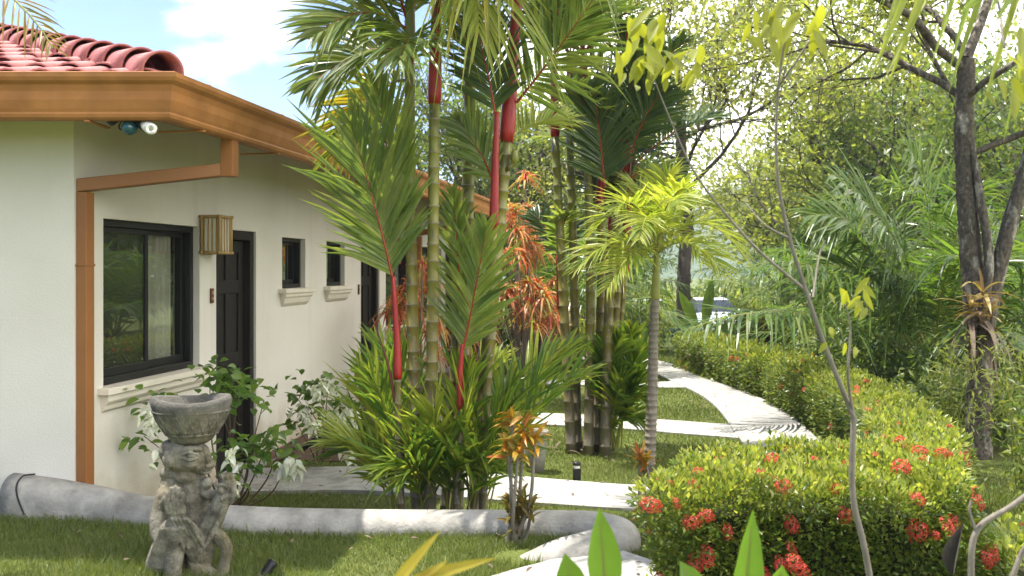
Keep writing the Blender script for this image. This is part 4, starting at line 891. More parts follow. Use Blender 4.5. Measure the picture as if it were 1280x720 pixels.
for (A, B, C, nh) in [((5.6, 12.8, .6), W(1150, 290, 12.2), W(1040, 218, 11.8), (.2, -.55, .8)), ((5.6, 12.8, .6), W(1110, 310, 12.4), W(995, 335, 12.2), (0, -.5, .85)), ((5.6, 12.8, .6), W(1175, 240, 12.4), W(1135, 185, 11.9), (.5, -.7, .5)), ((5.6, 12.8, .6), W(1200, 300, 11.8), W(1250, 330, 11.2), (0, -.6, .8)), ((5.6, 12.8, .6), W(1110, 250, 12.8), W(1010, 270, 12.6), (.1, -.6, .8))]:
    frond(rng, big[0], A, B, C, 'frondbig', 'greenrachis', nl=46, ll=.95, lw=.05, a0=66, a1=36, vee=6, droop=.35, K=5, fold=.15, pet=.2, rr=.016, nh=nh)
# palms standing beside the photographer: only their frond tips reach the picture
def edge_palm(loc, zc, fr, label, leaf):
    rng = np.random.default_rng(int(loc[0]*10) % 97+7); root = thing('coconut_palm', label, 'palm', tuple(loc)); loc = np.array(loc, float); c = np.array([loc[0], loc[1], zc])
    part('trunk', stem_geo([loc-zv*.1, (loc+c)/2+[.06, 0, 0], c], .14, .10, rng, gap=(.08, .12)), [M['greybark'], M['ring']], root, smooth=True)
    for (B, C, kw) in fr: frond(rng, root, c, B, C, leaf, 'greenrachis', **kw)
    for i in range(8): frond(rng, root, *arch(c, i*2.4+.8, 70-6*i, 1.7, .35), leaf, 'greenrachis', nl=30, ll=.5, lw=.035, droop=.4, K=4, fold=0)
edge_palm((3.1, 3.2, .2), 3.3, [(W(1290, -90, 3.0), W(1080, -75, 2.8), dict(nl=26, ll=.66, lw=.026, a0=62, a1=40, vee=4, droop=.10, nh=(0, -1, .15), rr=.014)),
                               (W(1400, -60, 2.8), W(1235, -15, 2.4), dict(nl=18, ll=.36, lw=.026, a0=40, a1=16, vee=4, droop=.12, nh=(0, -1, .15), rr=.012)),
                               (W(1050, -190, 4.2), W(800, -60, 4.6), dict(nl=40, ll=.5, lw=.020, a0=75, a1=50, vee=4, droop=.3, nh=(0, -1, .3), rr=.014))], 'palm leaning in at the upper right corner, long drooping leaflets', 'frondlime')
edge_palm((-5.3, 5.0, .2), 4.4, [(W(-20, -110, 4.6), W(66, 60, 4.5), dict(nl=46, ll=.30, lw=.013, a0=60, a1=35, vee=5, droop=.2, nh=(.3, -.8, .4), rr=.014))], 'palm at the upper left corner whose golden frond tip hangs over the roof', 'golden')

# ------------------------------------------------------------------ hedges
def hedge(name, label, f2, bbox, h, dens, leaf_len, loc, group, seed, nflow, shell=.14, fl_r=.05, top_bias=.6):
    rng = np.random.default_rng(seed); x0, x1, y0, y1 = bbox; root = thing(name, label, 'hedge', loc, group)
    zb = loc[2]
    def fld(p):
        d2 = f2(p[:, 0], p[:, 1]); dz = p[:, 2]-(zb+h)+.025*np.sin(p[:, 0]*5.3+seed)*np.sin(p[:, 1]*4.1)+.03*np.sin(p[:, 0]*13+p[:, 1]*9)
        d2 = d2+.03*np.sin(p[:, 2]*9+p[:, 0]*6)+.02*np.sin(p[:, 0]*17+p[:, 1]*15+p[:, 2]*12)
        r = .07; a = np.maximum(d2+r, 0); b = np.maximum(dz+r, 0); return np.minimum(np.maximum(d2+r, dz+r), 0)+np.sqrt(a*a+b*b)-r
    vol = (x1-x0+.3)*(y1-y0+.3)*(h+.2); n = int(vol*dens); pts = []
    for _ in range(6):
        p = np.stack([rng.uniform(x0-.15, x1+.15, n//6), rng.uniform(y0-.15, y1+.15, n//6), rng.uniform(zb, zb+h+.1, n//6)], -1); d = fld(p); pts.append(p[(d > -shell) & (d < .012+.028*rng.random(len(d))**2)])
    p = np.concatenate(pts); e = 1e-3
    g = nrm(np.stack([fld(p+np.eye(3)[i]*e)-fld(p-np.eye(3)[i]*e) for i in range(3)], -1))
    new = (g[:, 2] > .55) & (rng.random(len(p)) < .75) | (rng.random(len(p)) < .05); mb = MB()  # mostly up-facing leaves take the paler colour that paints in the sunlit top
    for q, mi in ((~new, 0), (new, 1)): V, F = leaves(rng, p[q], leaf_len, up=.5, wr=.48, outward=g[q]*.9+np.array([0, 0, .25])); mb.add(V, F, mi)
    part('foliage', mb, [M['hedge'], M['hedgelit']], root)
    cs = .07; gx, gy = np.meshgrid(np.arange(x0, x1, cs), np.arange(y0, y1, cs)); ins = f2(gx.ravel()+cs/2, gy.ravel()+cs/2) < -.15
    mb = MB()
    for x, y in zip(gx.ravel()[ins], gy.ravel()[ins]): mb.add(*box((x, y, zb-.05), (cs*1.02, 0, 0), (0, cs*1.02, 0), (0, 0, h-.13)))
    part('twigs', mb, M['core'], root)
    d = fld(p); w_ = (d > -.02)*(np.maximum(g[:, 2], 0)*top_bias+.5+1.3*np.maximum(-g[:, 1], 0)); idx = rng.choice(len(p), nflow, replace=False, p=w_/w_.sum())
    for i in idx:
        o = link('flower_head', FLOWER, root, tuple(p[i]+g[i]*.012-np.array(loc))); q = Vector(g[i]+np.array([0, -.2, .5])).to_track_quat('Z', 'Y'); o.rotation_euler = q.to_euler(); s_ = fl_r*rng.uniform(.55, 1.15); o.scale = (s_*rng.uniform(.7, 1.2), s_*rng.uniform(.7, 1.2), s_*rng.uniform(.45, .9))
    return root
rng = np.random.default_rng(8); mb = MB()
cent = []
for i in range(26):
    z = 1-(i+.5)/26*.95; a = i*2.399; r = math.sqrt(1-z*z); cent.append((r*math.cos(a), r*math.sin(a), z*.8))
cent = np.array(cent)*rng.uniform(.72, 1.08, (26, 1))
for c in cent:
    n_ = nrm(c+rng.normal(size=3)*.15); u = nrm(np.cross(n_, [.3, .5, .7])); v = np.cross(n_, u); t0 = rng.random()*3
    for q in range(4):
        t = t0+q*math.pi/2; d = u*math.cos(t)+v*math.sin(t); wv = np.cross(n_, d); s_ = .30
        mb.add([c, c+d*s_*.55+wv*s_*.3+n_*.05, c+d*s_+n_*.02, c+d*s_*.55-wv*s_*.3+n_*.05], np.array([[0, 1, 2], [0, 2, 3]]))
FLOWER = mb.mesh('flower_head', M['ixora'])
def polyf(P):
    P = np.array(P, float); c = P.mean(0)
    def f(x, y):
        r = np.full(np.shape(x), -1e9)
        for i in range(len(P)):
            a, b = P[i], P[(i+1) % len(P)]; nx, ny = (b-a)[1], -(b-a)[0]; l = math.hypot(nx, ny); nx /= l; ny /= l
            if (c[0]-a[0])*nx+(c[1]-a[1])*ny > 0: nx, ny = -nx, -ny
            d = (x-a[0])*nx+(y-a[1])*ny; r = np.maximum(r, d)+np.log1p(np.exp(-np.abs(r-d)*26))/26*(np.abs(r-d) < 2)
        return r
    return f
def linef(P, wd):
    c = smooth_path(np.array([(x, y, 0) for x, y in P]), 6)[:, :2]
    def f(x, y):
        x = np.asarray(x); y = np.asarray(y); r = np.full(x.shape, 1e9)
        for a, b in zip(c[:-1], c[1:]):
            ab = b-a; t = np.clip(((x-a[0])*ab[0]+(y-a[1])*ab[1])/np.dot(ab, ab), 0, 1); r = np.minimum(r, np.hypot(x-a[0]-ab[0]*t, y-a[1]-ab[1]*t))
        return r-wd/2
    return f
GH = 'clipped ixora hedges along the path'
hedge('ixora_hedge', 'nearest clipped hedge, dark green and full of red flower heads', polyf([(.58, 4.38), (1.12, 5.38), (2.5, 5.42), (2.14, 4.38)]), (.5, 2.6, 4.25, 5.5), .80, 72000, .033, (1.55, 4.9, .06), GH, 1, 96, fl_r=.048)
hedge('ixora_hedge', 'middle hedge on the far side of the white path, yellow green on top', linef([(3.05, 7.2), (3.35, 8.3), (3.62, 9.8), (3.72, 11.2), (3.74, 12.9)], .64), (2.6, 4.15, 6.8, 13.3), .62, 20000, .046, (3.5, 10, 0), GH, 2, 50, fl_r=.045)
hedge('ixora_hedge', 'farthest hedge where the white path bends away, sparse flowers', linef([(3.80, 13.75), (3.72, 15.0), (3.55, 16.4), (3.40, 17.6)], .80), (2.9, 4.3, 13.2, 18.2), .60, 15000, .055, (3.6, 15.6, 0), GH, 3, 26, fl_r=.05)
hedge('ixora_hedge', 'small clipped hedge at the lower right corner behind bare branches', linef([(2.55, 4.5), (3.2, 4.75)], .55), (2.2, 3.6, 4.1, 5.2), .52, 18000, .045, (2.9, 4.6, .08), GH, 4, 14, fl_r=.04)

# ------------------------------------------------------------------ trees
def branch_path(rng, p, d, Ln, bend=.25, grav=0., n=6):
    pts = [np.array(p, float)]; d = nrm(d)
    for i in range(n):
        d = nrm(d+rng.normal(size=3)*bend+zv*grav); pts.append(pts[-1]+d*Ln/n)
    return np.array(pts), d
def grow(rng, mb, p, d, Ln, r, lev, tips, spread, kids, grav=.05, bend=.16):
    pts, dl = branch_path(rng, p, d, Ln, bend, grav); rr = np.linspace(r, r*.55, len(pts)); mb.add(*tube(pts, rr, 8 if r > .04 else 5, cap=False))
    if lev == 0: tips.append(pts); return
    nk = kids[lev-1]
    for i in range(nk):
        t = .35+.65*(i+rng.random()*.6)/nk; t = min(t, 1); k = t*(len(pts)-1); i0 = min(int(k), len(pts)-2); q = pts[i0]+(pts[i0+1]-pts[i0])*(k-i0)
        a = rng.random()*6.28; u = nrm(np.cross(dl, [.31, .72, .4])); v = np.cross(dl, u); nd = nrm(dl*math.cos(spread)+(u*math.cos(a)+v*math.sin(a))*math.sin(spread)+zv*.1)
        grow(rng, mb, q, nd, Ln*(.55+.25*rng.random()), r*.40*(1.1-.3*t), lev-1, tips, spread, kids, grav, bend)
    tips.append(pts[-3:])
def tree(name, label, loc, seed, trunk_pts, r0, limbs, kids, spread, leafm, leaf_len, per_tip, group=None, bark='darkbark', sig=.16, lev=2, grav=.03, tr1=.6):
    rng = np.random.default_rng(seed); loc = np.array(loc, float); root = thing(name, label, 'tree', tuple(loc), group); mb = MB(); tips = []
    tp = smooth_path([loc+np.array(q) for q in trunk_pts], 6); rr = np.linspace(r0, r0*tr1, len(tp)); rr[0] *= 1.35; rr[1] *= 1.15; tV, tF = tube(smooth_path(tp, 4), np.interp(np.linspace(0, 1, len(smooth_path(tp, 4))), np.linspace(0, 1, len(tp)), rr), 22); ctr = np.repeat(smooth_path(tp, 4), 22, 0); tV = ctr+(tV-ctr)*(1+.07*np.sin(np.arange(len(tV))*2.1+np.sin(np.arange(len(tV))*.37)*2)+.05*rng.normal(size=len(tV)))[:, None]; mb.add(tV, tF)
    for (t, d, Ln, r) in limbs:
        k = t*(len(tp)-1); i0 = min(int(k), len(tp)-2); q = tp[i0]+(tp[i0+1]-tp[i0])*(k-i0); grow(rng, mb, q, np.array(d, float), Ln, r, lev, tips, spread, kids, grav)
    part('trunk', mb, M[bark], root, smooth=True)
    pts = []
    for t in tips:
        n = int(per_tip*(.6+.8*rng.random())); u = rng.random(n)*(len(t)-1); i0 = u.astype(int).clip(0, len(t)-2); fr = (u-i0)[:, None]
        pts.append(t[i0]+(t[i0+1]-t[i0])*fr+rng.normal(size=(n, 3))*sig*(.5+rng.random((n, 1))))
    p = np.concatenate(pts); mb = MB(); V, F = leaves(rng, p, leaf_len, up=.35, wr=.5); mb.add(V, F); part('crown', mb, M[leafm], root)
    return root
def ring_limbs(seed, n, t0, t1, L0, L1, r, up=.5):
    rng = np.random.default_rng(seed); o = []
    for i in range(n):
        a = i*2.4+rng.random()*.6; t = t0+(t1-t0)*i/max(1, n-1); o.append((t, (math.cos(a), math.sin(a), up+rng.random()*.5), L0+(L1-L0)*rng.random(), r*(.8+.4*rng.random())))
    return o
zt1 = gz_(4, 22)
T1 = tree('leafy_tree', 'fine leaved spreading tree with dark trunk right of the small lime palm', (3.98, 22, zt1), 51, [(0, 0, -.2), (-.05, 0, 1.6), (.05, .05, 3.2), (-.1, 0, 4.6), (-.1, 0, 6.2)], .17,
          [(.55, (-1, -.5, .75), 2.6, .045), (.6, (1, -.4, .6), 3.4, .05), (.66, (.3, -1, .6), 2.8, .045), (.72, (-1, .4, .8), 2.4, .045), (.8, (1, .2, .7), 3.0, .05), (.85, (.4, 1, .6), 2.2, .06), (.9, (-.4, -.8, .8), 2.4, .06), (1, (0, 0, 1), 2.2, .06), (.97, (1, -.6, .9), 2.4, .06)],
          [6, 7], .75, 'tree1', .12, 44, sig=.26)
T2 = tree('big_tree', 'big rough barked tree with forked trunk at the right edge', (4.55, 9.4, 0), 52, [(0, 0, -.2), (.03, 0, .8), (-.02, 0, 1.55), (-.08, 0, 2.3), (-.12, 0, 3.1), (-.1, 0, 3.9)], .122,
          [(.97, (-1, -.2, .75), 2.4, .045), (1, (.5, .2, 1), 2.6, .05), (.76, (1.2, -.1, .35), 1.8, .035), (.9, (-.7, .6, .6), 1.8, .04), (.9, (.4, -1, .9), 1.6, .035), (.9, (-.7, .6, .9), 1.4, .03), (1, (-.3, .6, .8), 1.8, .04)], [5, 7], .7, 'tree3', .075, 36, bark='trunk', sig=.16, tr1=.62)
# second stem of the fork
mbx = MB(); mbx.add(*tube(smooth_path([W(1228, 430, 9.35), W(1240, 372, 9.33), W(1262, 280, 9.3), W(1290, 180, 9.3), W(1300, 60, 9.3)], 6), np.linspace(.085, .06, 25), 12)); mbx.add(*tube(smooth_path([W(1225, 400, 9.3), W(1236, 330, 9.25), W(1226, 250, 9.28), W(1212, 170, 9.35)], 6), np.linspace(.055, .035, 19), 8))
part('side_stem', mbx, M['trunk'], T2, smooth=True)
GT = 'trees beyond the garden'
B1 = tree('garden_tree', 'rounded green tree at the right end of the trees behind the feathery palms', (12.5, 24, gz_(12, 24)), 61, [(0, 0, -.2), (.1, 0, 1.2), (0, .1, 2.4), (.1, 0, 4)], .18, ring_limbs(1, 9, .4, 1, 2.4, 3.2, .08), [5, 6], .8, 'tree3', .15, 32, GT, sig=.26)
B2 = tree('garden_tree', 'deep green tree seen through gaps behind the forked trunk', (9.3, 21, gz_(9, 21)), 62, [(0, 0, -.2), (.1, 0, 1.0), (-.1, .1, 2.2), (0, 0, 3.6)], .16, ring_limbs(2, 9, .3, 1, 2.0, 2.8, .07), [5, 6], .85, 'tree2', .14, 34, GT, sig=.26)
B3 = tree('garden_tree', 'pale green tree beyond the parked white car, right of the hill gap', (13.0, 46, gz_(13, 46)), 63, [(0, 0, -.2), (.1, 0, 1.8), (-.2, .1, 3.6), (0, 0, 5.2)], .22, ring_limbs(3, 10, .3, 1, 3.0, 4.2, .10), [5, 6], .8, 'tree1', .24, 36, GT, sig=.42)
for (src, x, y, rz, sc, lb) in [(B1, 1.2, 27, 1.0, 1.0, 'bushy light green tree behind the end of the house'), (B2, -.8, 24.5, 2.0, 1.15, 'deep green tree rising over the far end of the brown eave'), (B3, -11.5, 52, .6, 1.0, 'distant tree whose top just shows above the brown gutter beside the palm fronds'),
                               (B1, 10.2, 27, 2.7, 1.25, 'light green tree behind and right of the fine leaved spreading tree'), (B3, 17, 44, 1.9, 1.1, 'distant pale tree beyond the feathery palms at the far right'), (B2, 14.5, 31, .7, 1.4, 'deep green distant tree between the two pale trees at the right'),
                               (B3, 2.2, 62, 2.4, 1.0, 'most distant pale tree left of the blue hill gap'), (B1, 19, 30, 4.2, 1.3, 'light green tree farthest to the right'), (B2, 3.6, 34, 4.4, .9, 'dark low tree beside the parked cars'), (B1, 13.2, 35, 5.1, 1.15, 'light green tree well right of the parked white car')]:
    dup(src, (x, y, gz_(x, y)), rz, sc, lb, GT)
# ------------------------------------------------------------------ shrubs
def shrub(name, label, loc, rad, leafm, leaf_len, n, seed, group=None, cat='shrub', stems=7):
    rng = np.random.default_rng(seed); loc = np.array(loc, float); root = thing(name, label, cat, tuple(loc), group); rad = np.array(rad, float)
    cl = rand_dir(rng, 26)*rng.random((26, 1))**.4*rad*.8; cl[:, 2] = np.abs(cl[:, 2])+rad[2]*.25
    mb = MB()
    for i in range(stems): q = loc+cl[i]; mb.add(*tube(smooth_path([loc+[rng.normal()*.06, rng.normal()*.06, -.03], loc+cl[i]*.5+[0, 0, .1], q], 4), np.linspace(.018, .006, 9), 5, cap=False))
    part('stem', mb, M['twig'], root, smooth=True)
    p = loc+cl[rng.integers(0, 26, n)]+rng.normal(size=(n, 3))*rad*.22; p = p[p[:, 2] > loc[2]+.03]; mb = MB(); mb.add(*leaves(rng, p, leaf_len, up=.5, wr=.45)); part('foliage', mb, M[leafm], root); return root
GB = 'shrubs filling the garden behind'
S1 = shrub('garden_shrub', 'low bright shrub behind the farthest hedge, left of the path bend', (1.9, 18.8, 0), (.9, .8, .9), 'tree3', .10, 2600, 71, GB)
S2 = shrub('garden_shrub', 'dark dense shrub under the feathery palms behind the middle hedge', (5.2, 11.2, 0), (.8, .8, .8), 'tree2', .09, 2600, 72, GB)
for (src, x, y, rz, sc, lb) in [(S2, 5.6, 15, 1, 1.2, 'dark shrub between the feathery palms and the middle hedge'), (S1, 6.5, 24, 2, 1.4, 'light shrub behind the banana leaves'), (S2, 3.0, 25, 3, 1.3, 'dark shrub at the foot of the fine leaved tree'), (S1, 4.8, 21, 4, 1.0, 'light shrub in front of the white car'), (S2, .2, 20, 5, 1.4, 'dark shrub behind the orange red plants'),
                               (S1, 8.8, 12.3, .5, 1.1, 'light shrub right of the forked trunk, under the palm fronds'), (S2, 7.2, 11.2, 1.5, 1.1, 'dark shrub just behind the forked trunk'), (S1, 2.2, 24, 2.5, 1.3, 'light shrub beyond the bend of the path'), (S2, 8.5, 18, 3.5, 1.5, 'dark shrub deep under the palms at the right'),
                               (S1, 11, 18, 5.5, 1.6, 'light shrub at the far right behind the palms'), (S2, -.9, 18.8, .3, 1.2, 'dark shrub at the far corner of the house'), (S1, 3.6, 30, 1.2, 1.5, 'light shrub beside the second parked car'), (S2, 4.75, 9.9, 2.6, .95, 'dark shrub hard against the back of the middle hedge, left of the forked trunk'), (S2, 4.9, 12.6, 4.6, 1.0, 'dark shrub against the back of the middle hedge, farther along'), (S1, 7.3, 47, 1.1, 2.2, 'light shrub just beyond the white car'), (S2, 10.2, 50, 2.1, 2.6, 'dark shrub beyond the cars, right of the white one'), (S2, 4.2, 48, 3.1, 2.4, 'dark shrub beyond the grey blue car'), (S1, 12.5, 56, 4.1, 3.0, 'pale shrub at the far edge of the car park'), (S1, 6.0, 60, 5.1, 3.2, 'pale shrub farthest back under the hill'), (S2, 9.0, 64, .1, 3.4, 'dark shrub farthest back under the hill'), (S2, 9.8, 28, 2.2, 1.9, 'dark shrub right of the white car'), (S1, 5.4, 38, 2.9, 1.5, 'light shrub left of the white car')]:
    dup(src, (x, y, gz_(x, y)), rz, sc, lb, GB)
shrub('burgundy_shrub', 'dark burgundy leaved shrub behind the farthest hedge, right of the car', (5.3, 20.6, gz_(5.3, 20.6)), (.7, .6, .75), 'burgundy', .09, 1700, 75)
shrub('flowering_shrub', 'leafy shrub with a few red blossoms at the right edge beside the trunk', (4.05, 7.2, 0), (.42, .42, .75), 'hedge', .06, 2600, 76)
# orange-red croton and cordyline plants: rosettes of thin drooping leaves
def rosettes(name, label, loc, heads, leafm, Ln, wd, n, seed, droop=.9, group=None, cat='plant', stemmat='greybark', el=(-10, 75)):
    rng = np.random.default_rng(seed); loc = np.array(loc, float); root = thing(name, label, cat, tuple(loc), group); mb = MB(); lf = MB()
    for h in heads:
        h = np.array(h, float); mb.add(*tube(smooth_path([loc+[rng.normal()*.02, rng.normal()*.02, -.02], loc*.5+h*.5+[rng.normal()*.03, rng.normal()*.03, -.05], h], 4), np.linspace(.016, .009, 9), 6, cap=False))
        az = rng.random(n)*6.28; e = np.radians(rng.uniform(el[0], el[1], n)); d = np.stack([np.cos(az)*np.cos(e), np.sin(az)*np.cos(e), np.sin(e)], -1)
        V, F = straps(h+rng.normal(size=(n, 3))*[.01, .01, .03], d, np.tile([0, 0, 1.], (n, 1))+rng.normal(size=(n, 3))*.3, Ln*(.7+.5*rng.random(n)), wd*(.8+.4*rng.random(n)), droop*(.6+.8*rng.random(n)), 5, 'strap', .15); lf.add(V, F)
    part('stem', mb, M[stemmat], root, smooth=True); part('foliage', lf, M[leafm], root); return root
GC = 'orange red cordylines by the house'
rng = np.random.default_rng(81)
def heads(n, px, py, spx, spy, Y, sy=.3): return [W(px+rng.normal()*spx, py+rng.normal()*spy, Y+rng.normal()*sy) for _ in range(n)]
rosettes('cordyline', 'tall orange red cordyline under the far end of the eave', (.12, 13.6, 0), heads(16, 652, 278, 15, 30, 13.6), 'crotonred', .33, .026, 34, 82, group=GC)
rosettes('cordyline', 'broad orange red cordyline between the two palm clumps', (.22, 12.9, 0), heads(26, 655, 375, 26, 28, 12.9), 'crotonred', .30, .026, 32, 83, group=GC)
rosettes('cordyline', 'dark orange red cordyline against the house wall behind the front palm clump', (-1.05, 11.4, .05), heads(16, 508, 380, 18, 45, 11.4), 'crotonred', .28, .02, 40, 84, group=GC)
rosettes('cordyline', 'small orange red cordyline low by the wall, seen between palm stems', (-.55, 12.0, .05), heads(8, 575, 400, 14, 45, 12.0), 'crotonred', .28, .02, 30, 85, group=GC)
Yc = 5.75
rosettes('croton', 'yellow and orange leaved croton in front of the low wall', W(640, 690, Yc)*[1, 1, 0]+[0, 0, .2], [W(633, 562, Yc), W(655, 535, Yc), W(640, 530, Yc+.05), W(668, 555, Yc-.03), W(648, 566, Yc-.06)], 'crotonor', .15, .026, 24, 86, droop=.35, el=(-5, 80))
rosettes('croton', 'short olive croton at the foot of the yellow one', W(644, 690, Yc)*[1, 1, 0]+[.02, .03, .2], [W(652, 628, Yc), W(640, 640, Yc), W(664, 640, Yc-.04), W(646, 660, Yc)], 'crotondk', .14, .022, 18, 87, droop=.3, el=(10, 80))
rosettes('croton', 'orange leaved plant peeping out left of the nearest hedge', (.86, 5.95, .1), [W(800, 575, 5.95), W(808, 582, 5.95)], 'crotonor', .12, .02, 18, 88, droop=.3, el=(0, 80))
# bromeliad on the big trunk
rosettes('bromeliad', 'dry and yellow bromeliad perched on the forked trunk', W(1226, 420, 9.12), [W(1226, 395, 9.08), W(1214, 385, 9.1), W(1240, 390, 9.05), W(1228, 372, 9.05)], 'brom', .40, .045, 9, 89, droop=.55, stemmat='darkbark', el=(5, 85))
rosettes('dead_leaves', 'hanging mass of dead brown leaves under the bromeliad', W(1222, 430, 9.15), [W(1212, 400, 9.1), W(1226, 408, 9.08), W(1238, 412, 9.1)], 'dry', .34, .045, 9, 90, droop=1.5, cat='dead leaves', stemmat='darkbark', el=(-60, 30))
# pale feathery plants by the trunk
def feathery(loc, tops, label, seed):
    rng = np.random.default_rng(seed); loc = np.array(loc, float); root = thing('bamboo_plant', label, 'plant', tuple(loc), 'pale feathery plants by the big trunk'); mb = MB(); lf = MB()
    for t in tops:
        p = smooth_path([loc+[rng.normal()*.05, rng.normal()*.05, 0], loc*.4+np.array(t)*.6+[rng.normal()*.05, 0, .1], np.array(t)], 6); mb.add(*tube(p, np.linspace(.010, .003, len(p)), 5, cap=False))
        q = p[rng.integers(len(p)//3, len(p), 90)]+rng.normal(size=(90, 3))*[.10, .10, .05]; lf.add(*leaves(rng, q, .085, up=.6, wr=.22))
    part('cane', mb, M['greenrachis'], root); part('foliage', lf, M['bambooleaf'], root)
feathery((4.05, 8.7, 0), [W(1195, 420, 8.5), W(1180, 455, 8.6), W(1210, 440, 8.4), W(1170, 470, 8.7), W(1190, 500, 8.5)], 'pale feathery bamboo in front of the forked trunk', 91)
feathery((4.35, 8.0, 0), [W(1255, 430, 7.9), W(1275, 450, 8.0), W(1262, 480, 7.8), W(1240, 470, 7.9), W(1285, 410, 8.0)], 'pale feathery bamboo right of the forked trunk', 92)
# broad banana-like leaves behind the farthest hedge
def broad_plant(name, label, loc, tips, leafm, Wd, seed, cat='plant', group=None, fold=.18, droop=.15, stemr=.012):
    rng = np.random.default_rng(seed); loc = np.array(loc, float); root = thing(name, label, cat, tuple(loc), group); mb = MB()
    for i, (b, t) in enumerate(tips):
        b = np.array(b, float); t = np.array(t, float); mb.add(*tube(smooth_path([loc+rng.normal(size=3)*[.02, .02, 0], (loc+b)/2+rng.normal(size=3)*.01, b], 4), np.linspace(stemr, stemr*.6, 9), 6, cap=False))
        lf = MB(); d = t-b; ln = np.linalg.norm(d); V, F = straps(b[None], d[None], np.array([[rng.normal()*.3, -1., .5]]), ln, Wd, droop, 9, 'ovate', fold); lf.add(V, F); lf.add(*tube(V.reshape(9, 3, 3)[:8, 1], np.linspace(Wd*.035, Wd*.008, 8), 6), 1); part('leaf', lf, [M[leafm], M['midrib']], root, smooth=True)
    part('stem', mb, M['greenrachis'], root, smooth=True); return root
yb = 18.9; bl = np.array([3.75, yb, gz_(3.75, yb)])
broad_plant('banana_plant', 'broad leaved banana plant behind the farthest hedge in front of the car', bl, [(W(872, 412, yb), W(848, 355, yb)), (W(880, 412, yb), W(891, 336, yb)), (W(868, 415, yb), W(838, 395, yb)), (W(895, 418, yb), W(930, 402, yb-.2))], 'banana', .22, 93, droop=.12)
yb = 2.3; broad_plant('ginger_plant', 'large upright green leaf close to the camera at the bottom centre', (.25, yb, .2), [(W(758, 760, yb), W(749, 632, yb)), (W(722, 770, yb), W(706, 690, yb))], 'ginger', .085, 94, droop=.02, group='leafy plants close to the camera')
yb = 2.3; broad_plant('ginger_plant', 'green leaf pair close to the camera below the nearest hedge', (.58, yb, .2), [(W(925, 800, yb), W(941, 634, yb)), (W(965, 760, yb), W(978, 706, yb)), (W(880, 770, yb), W(850, 700, yb))], 'ginger', .08, 95, droop=.02, group='leafy plants close to the camera')
yb = 1.75; broad_plant('strap_leaf_plant', 'blurred yellow green strap leaves close to the camera, bottom left of centre', (-.22, yb, .2), [(W(470, 760, yb), W(552, 655, yb)), (W(490, 735, yb), W(622, 690, yb)), (W(480, 760, yb), W(560, 695, yb))], 'frondyel', .022, 96, droop=.05)
# white mussaenda bushes by the wall
def mussaenda(label, loc, spots, seed):
    rng = np.random.default_rng(seed); loc = np.array(loc, float); root = thing('mussaenda_bush', label, 'bush', tuple(loc), 'white flowering bushes by the house wall'); mb = MB(); lf = MB()
    for (px, py, Y, n, nb) in spots:
        n = int(n*1.35)
        c = W(px, py, Y); mb.add(*tube(smooth_path([loc+[rng.normal()*.04, rng.normal()*.04, -.02], loc*.55+c*.45+rng.normal(size=3)*.05, c], 5), np.linspace(.009, .003, 11), 5, cap=False))
        az = rng.random(n)*6.28; e = np.radians(rng.uniform(-35, 50, n)); d = np.stack([np.cos(az)*np.cos(e), np.sin(az)*np.cos(e), np.sin(e)], -1)
        lf.add(*straps(c+rng.normal(size=(n, 3))*.065, d, np.tile([0, -.3, 1.], (n, 1))+rng.normal(size=(n, 3))*.35, .095*(.7+.5*rng.random(n)), .055, .3, 5, 'ovate', .15))
        if nb:
            nb = int(nb*1.6)+4
            fl = MB(); az = rng.random(nb)*6.28; e = np.radians(rng.uniform(-70, 20, nb)); d = np.stack([np.cos(az)*np.cos(e), np.sin(az)*np.cos(e), np.sin(e)], -1); fc = c+rng.normal(size=3)*.03-zv*.03+np.array([.03, -.16, 0])
            fl.add(*straps(fc+rng.normal(size=(nb, 3))*.04, d, rng.normal(size=(nb, 3)), .068, .048, .5, 4, 'ovate', .2)); part('white_bracts', fl, M['bract'], root)
    part('stem', mb, M['twig'], root, smooth=True); part('foliage', lf, M['bush'], root, smooth=True)
mussaenda('white flowered bush spreading behind the stone statue', (-2.13, 7.35, .0), [(190, 500, 6.75, 18, 9), (205, 520, 6.8, 16, 8), (180, 545, 6.7, 14, 0), (262, 465, 6.9, 14, 0), (285, 478, 6.85, 34, 0), (298, 490, 6.85, 22, 0), (270, 495, 6.9, 18, 0), (292, 555, 6.9, 16, 8), (318, 560, 7.0, 20, 0), (335, 552, 7.1, 18, 0), (348, 558, 7.15, 16, 0), (360, 572, 7.1, 10, 26), (300, 590, 6.95, 14, 10), (330, 500, 7.3, 12, 0), (205, 560, 6.8, 8, 6), (310, 575, 6.9, 12, 0)], 97)
mussaenda('white flowered bush beside the mulch bed left of the front palm clump', (-1.75, 8.9, .1), [(368, 492, 8.6, 16, 0), (382, 500, 8.6, 18, 6), (398, 485, 8.6, 20, 14), (410, 475, 8.7, 14, 8), (392, 520, 8.5, 12, 10), (425, 505, 8.6, 18, 12), (436, 508, 8.6, 14, 12), (372, 530, 8.5, 12, 0), (440, 535, 8.5, 10, 14), (436, 555, 8.4, 6, 14), (428, 528, 8.5, 14, 0), (455, 470, 9.2, 16, 8)], 98)
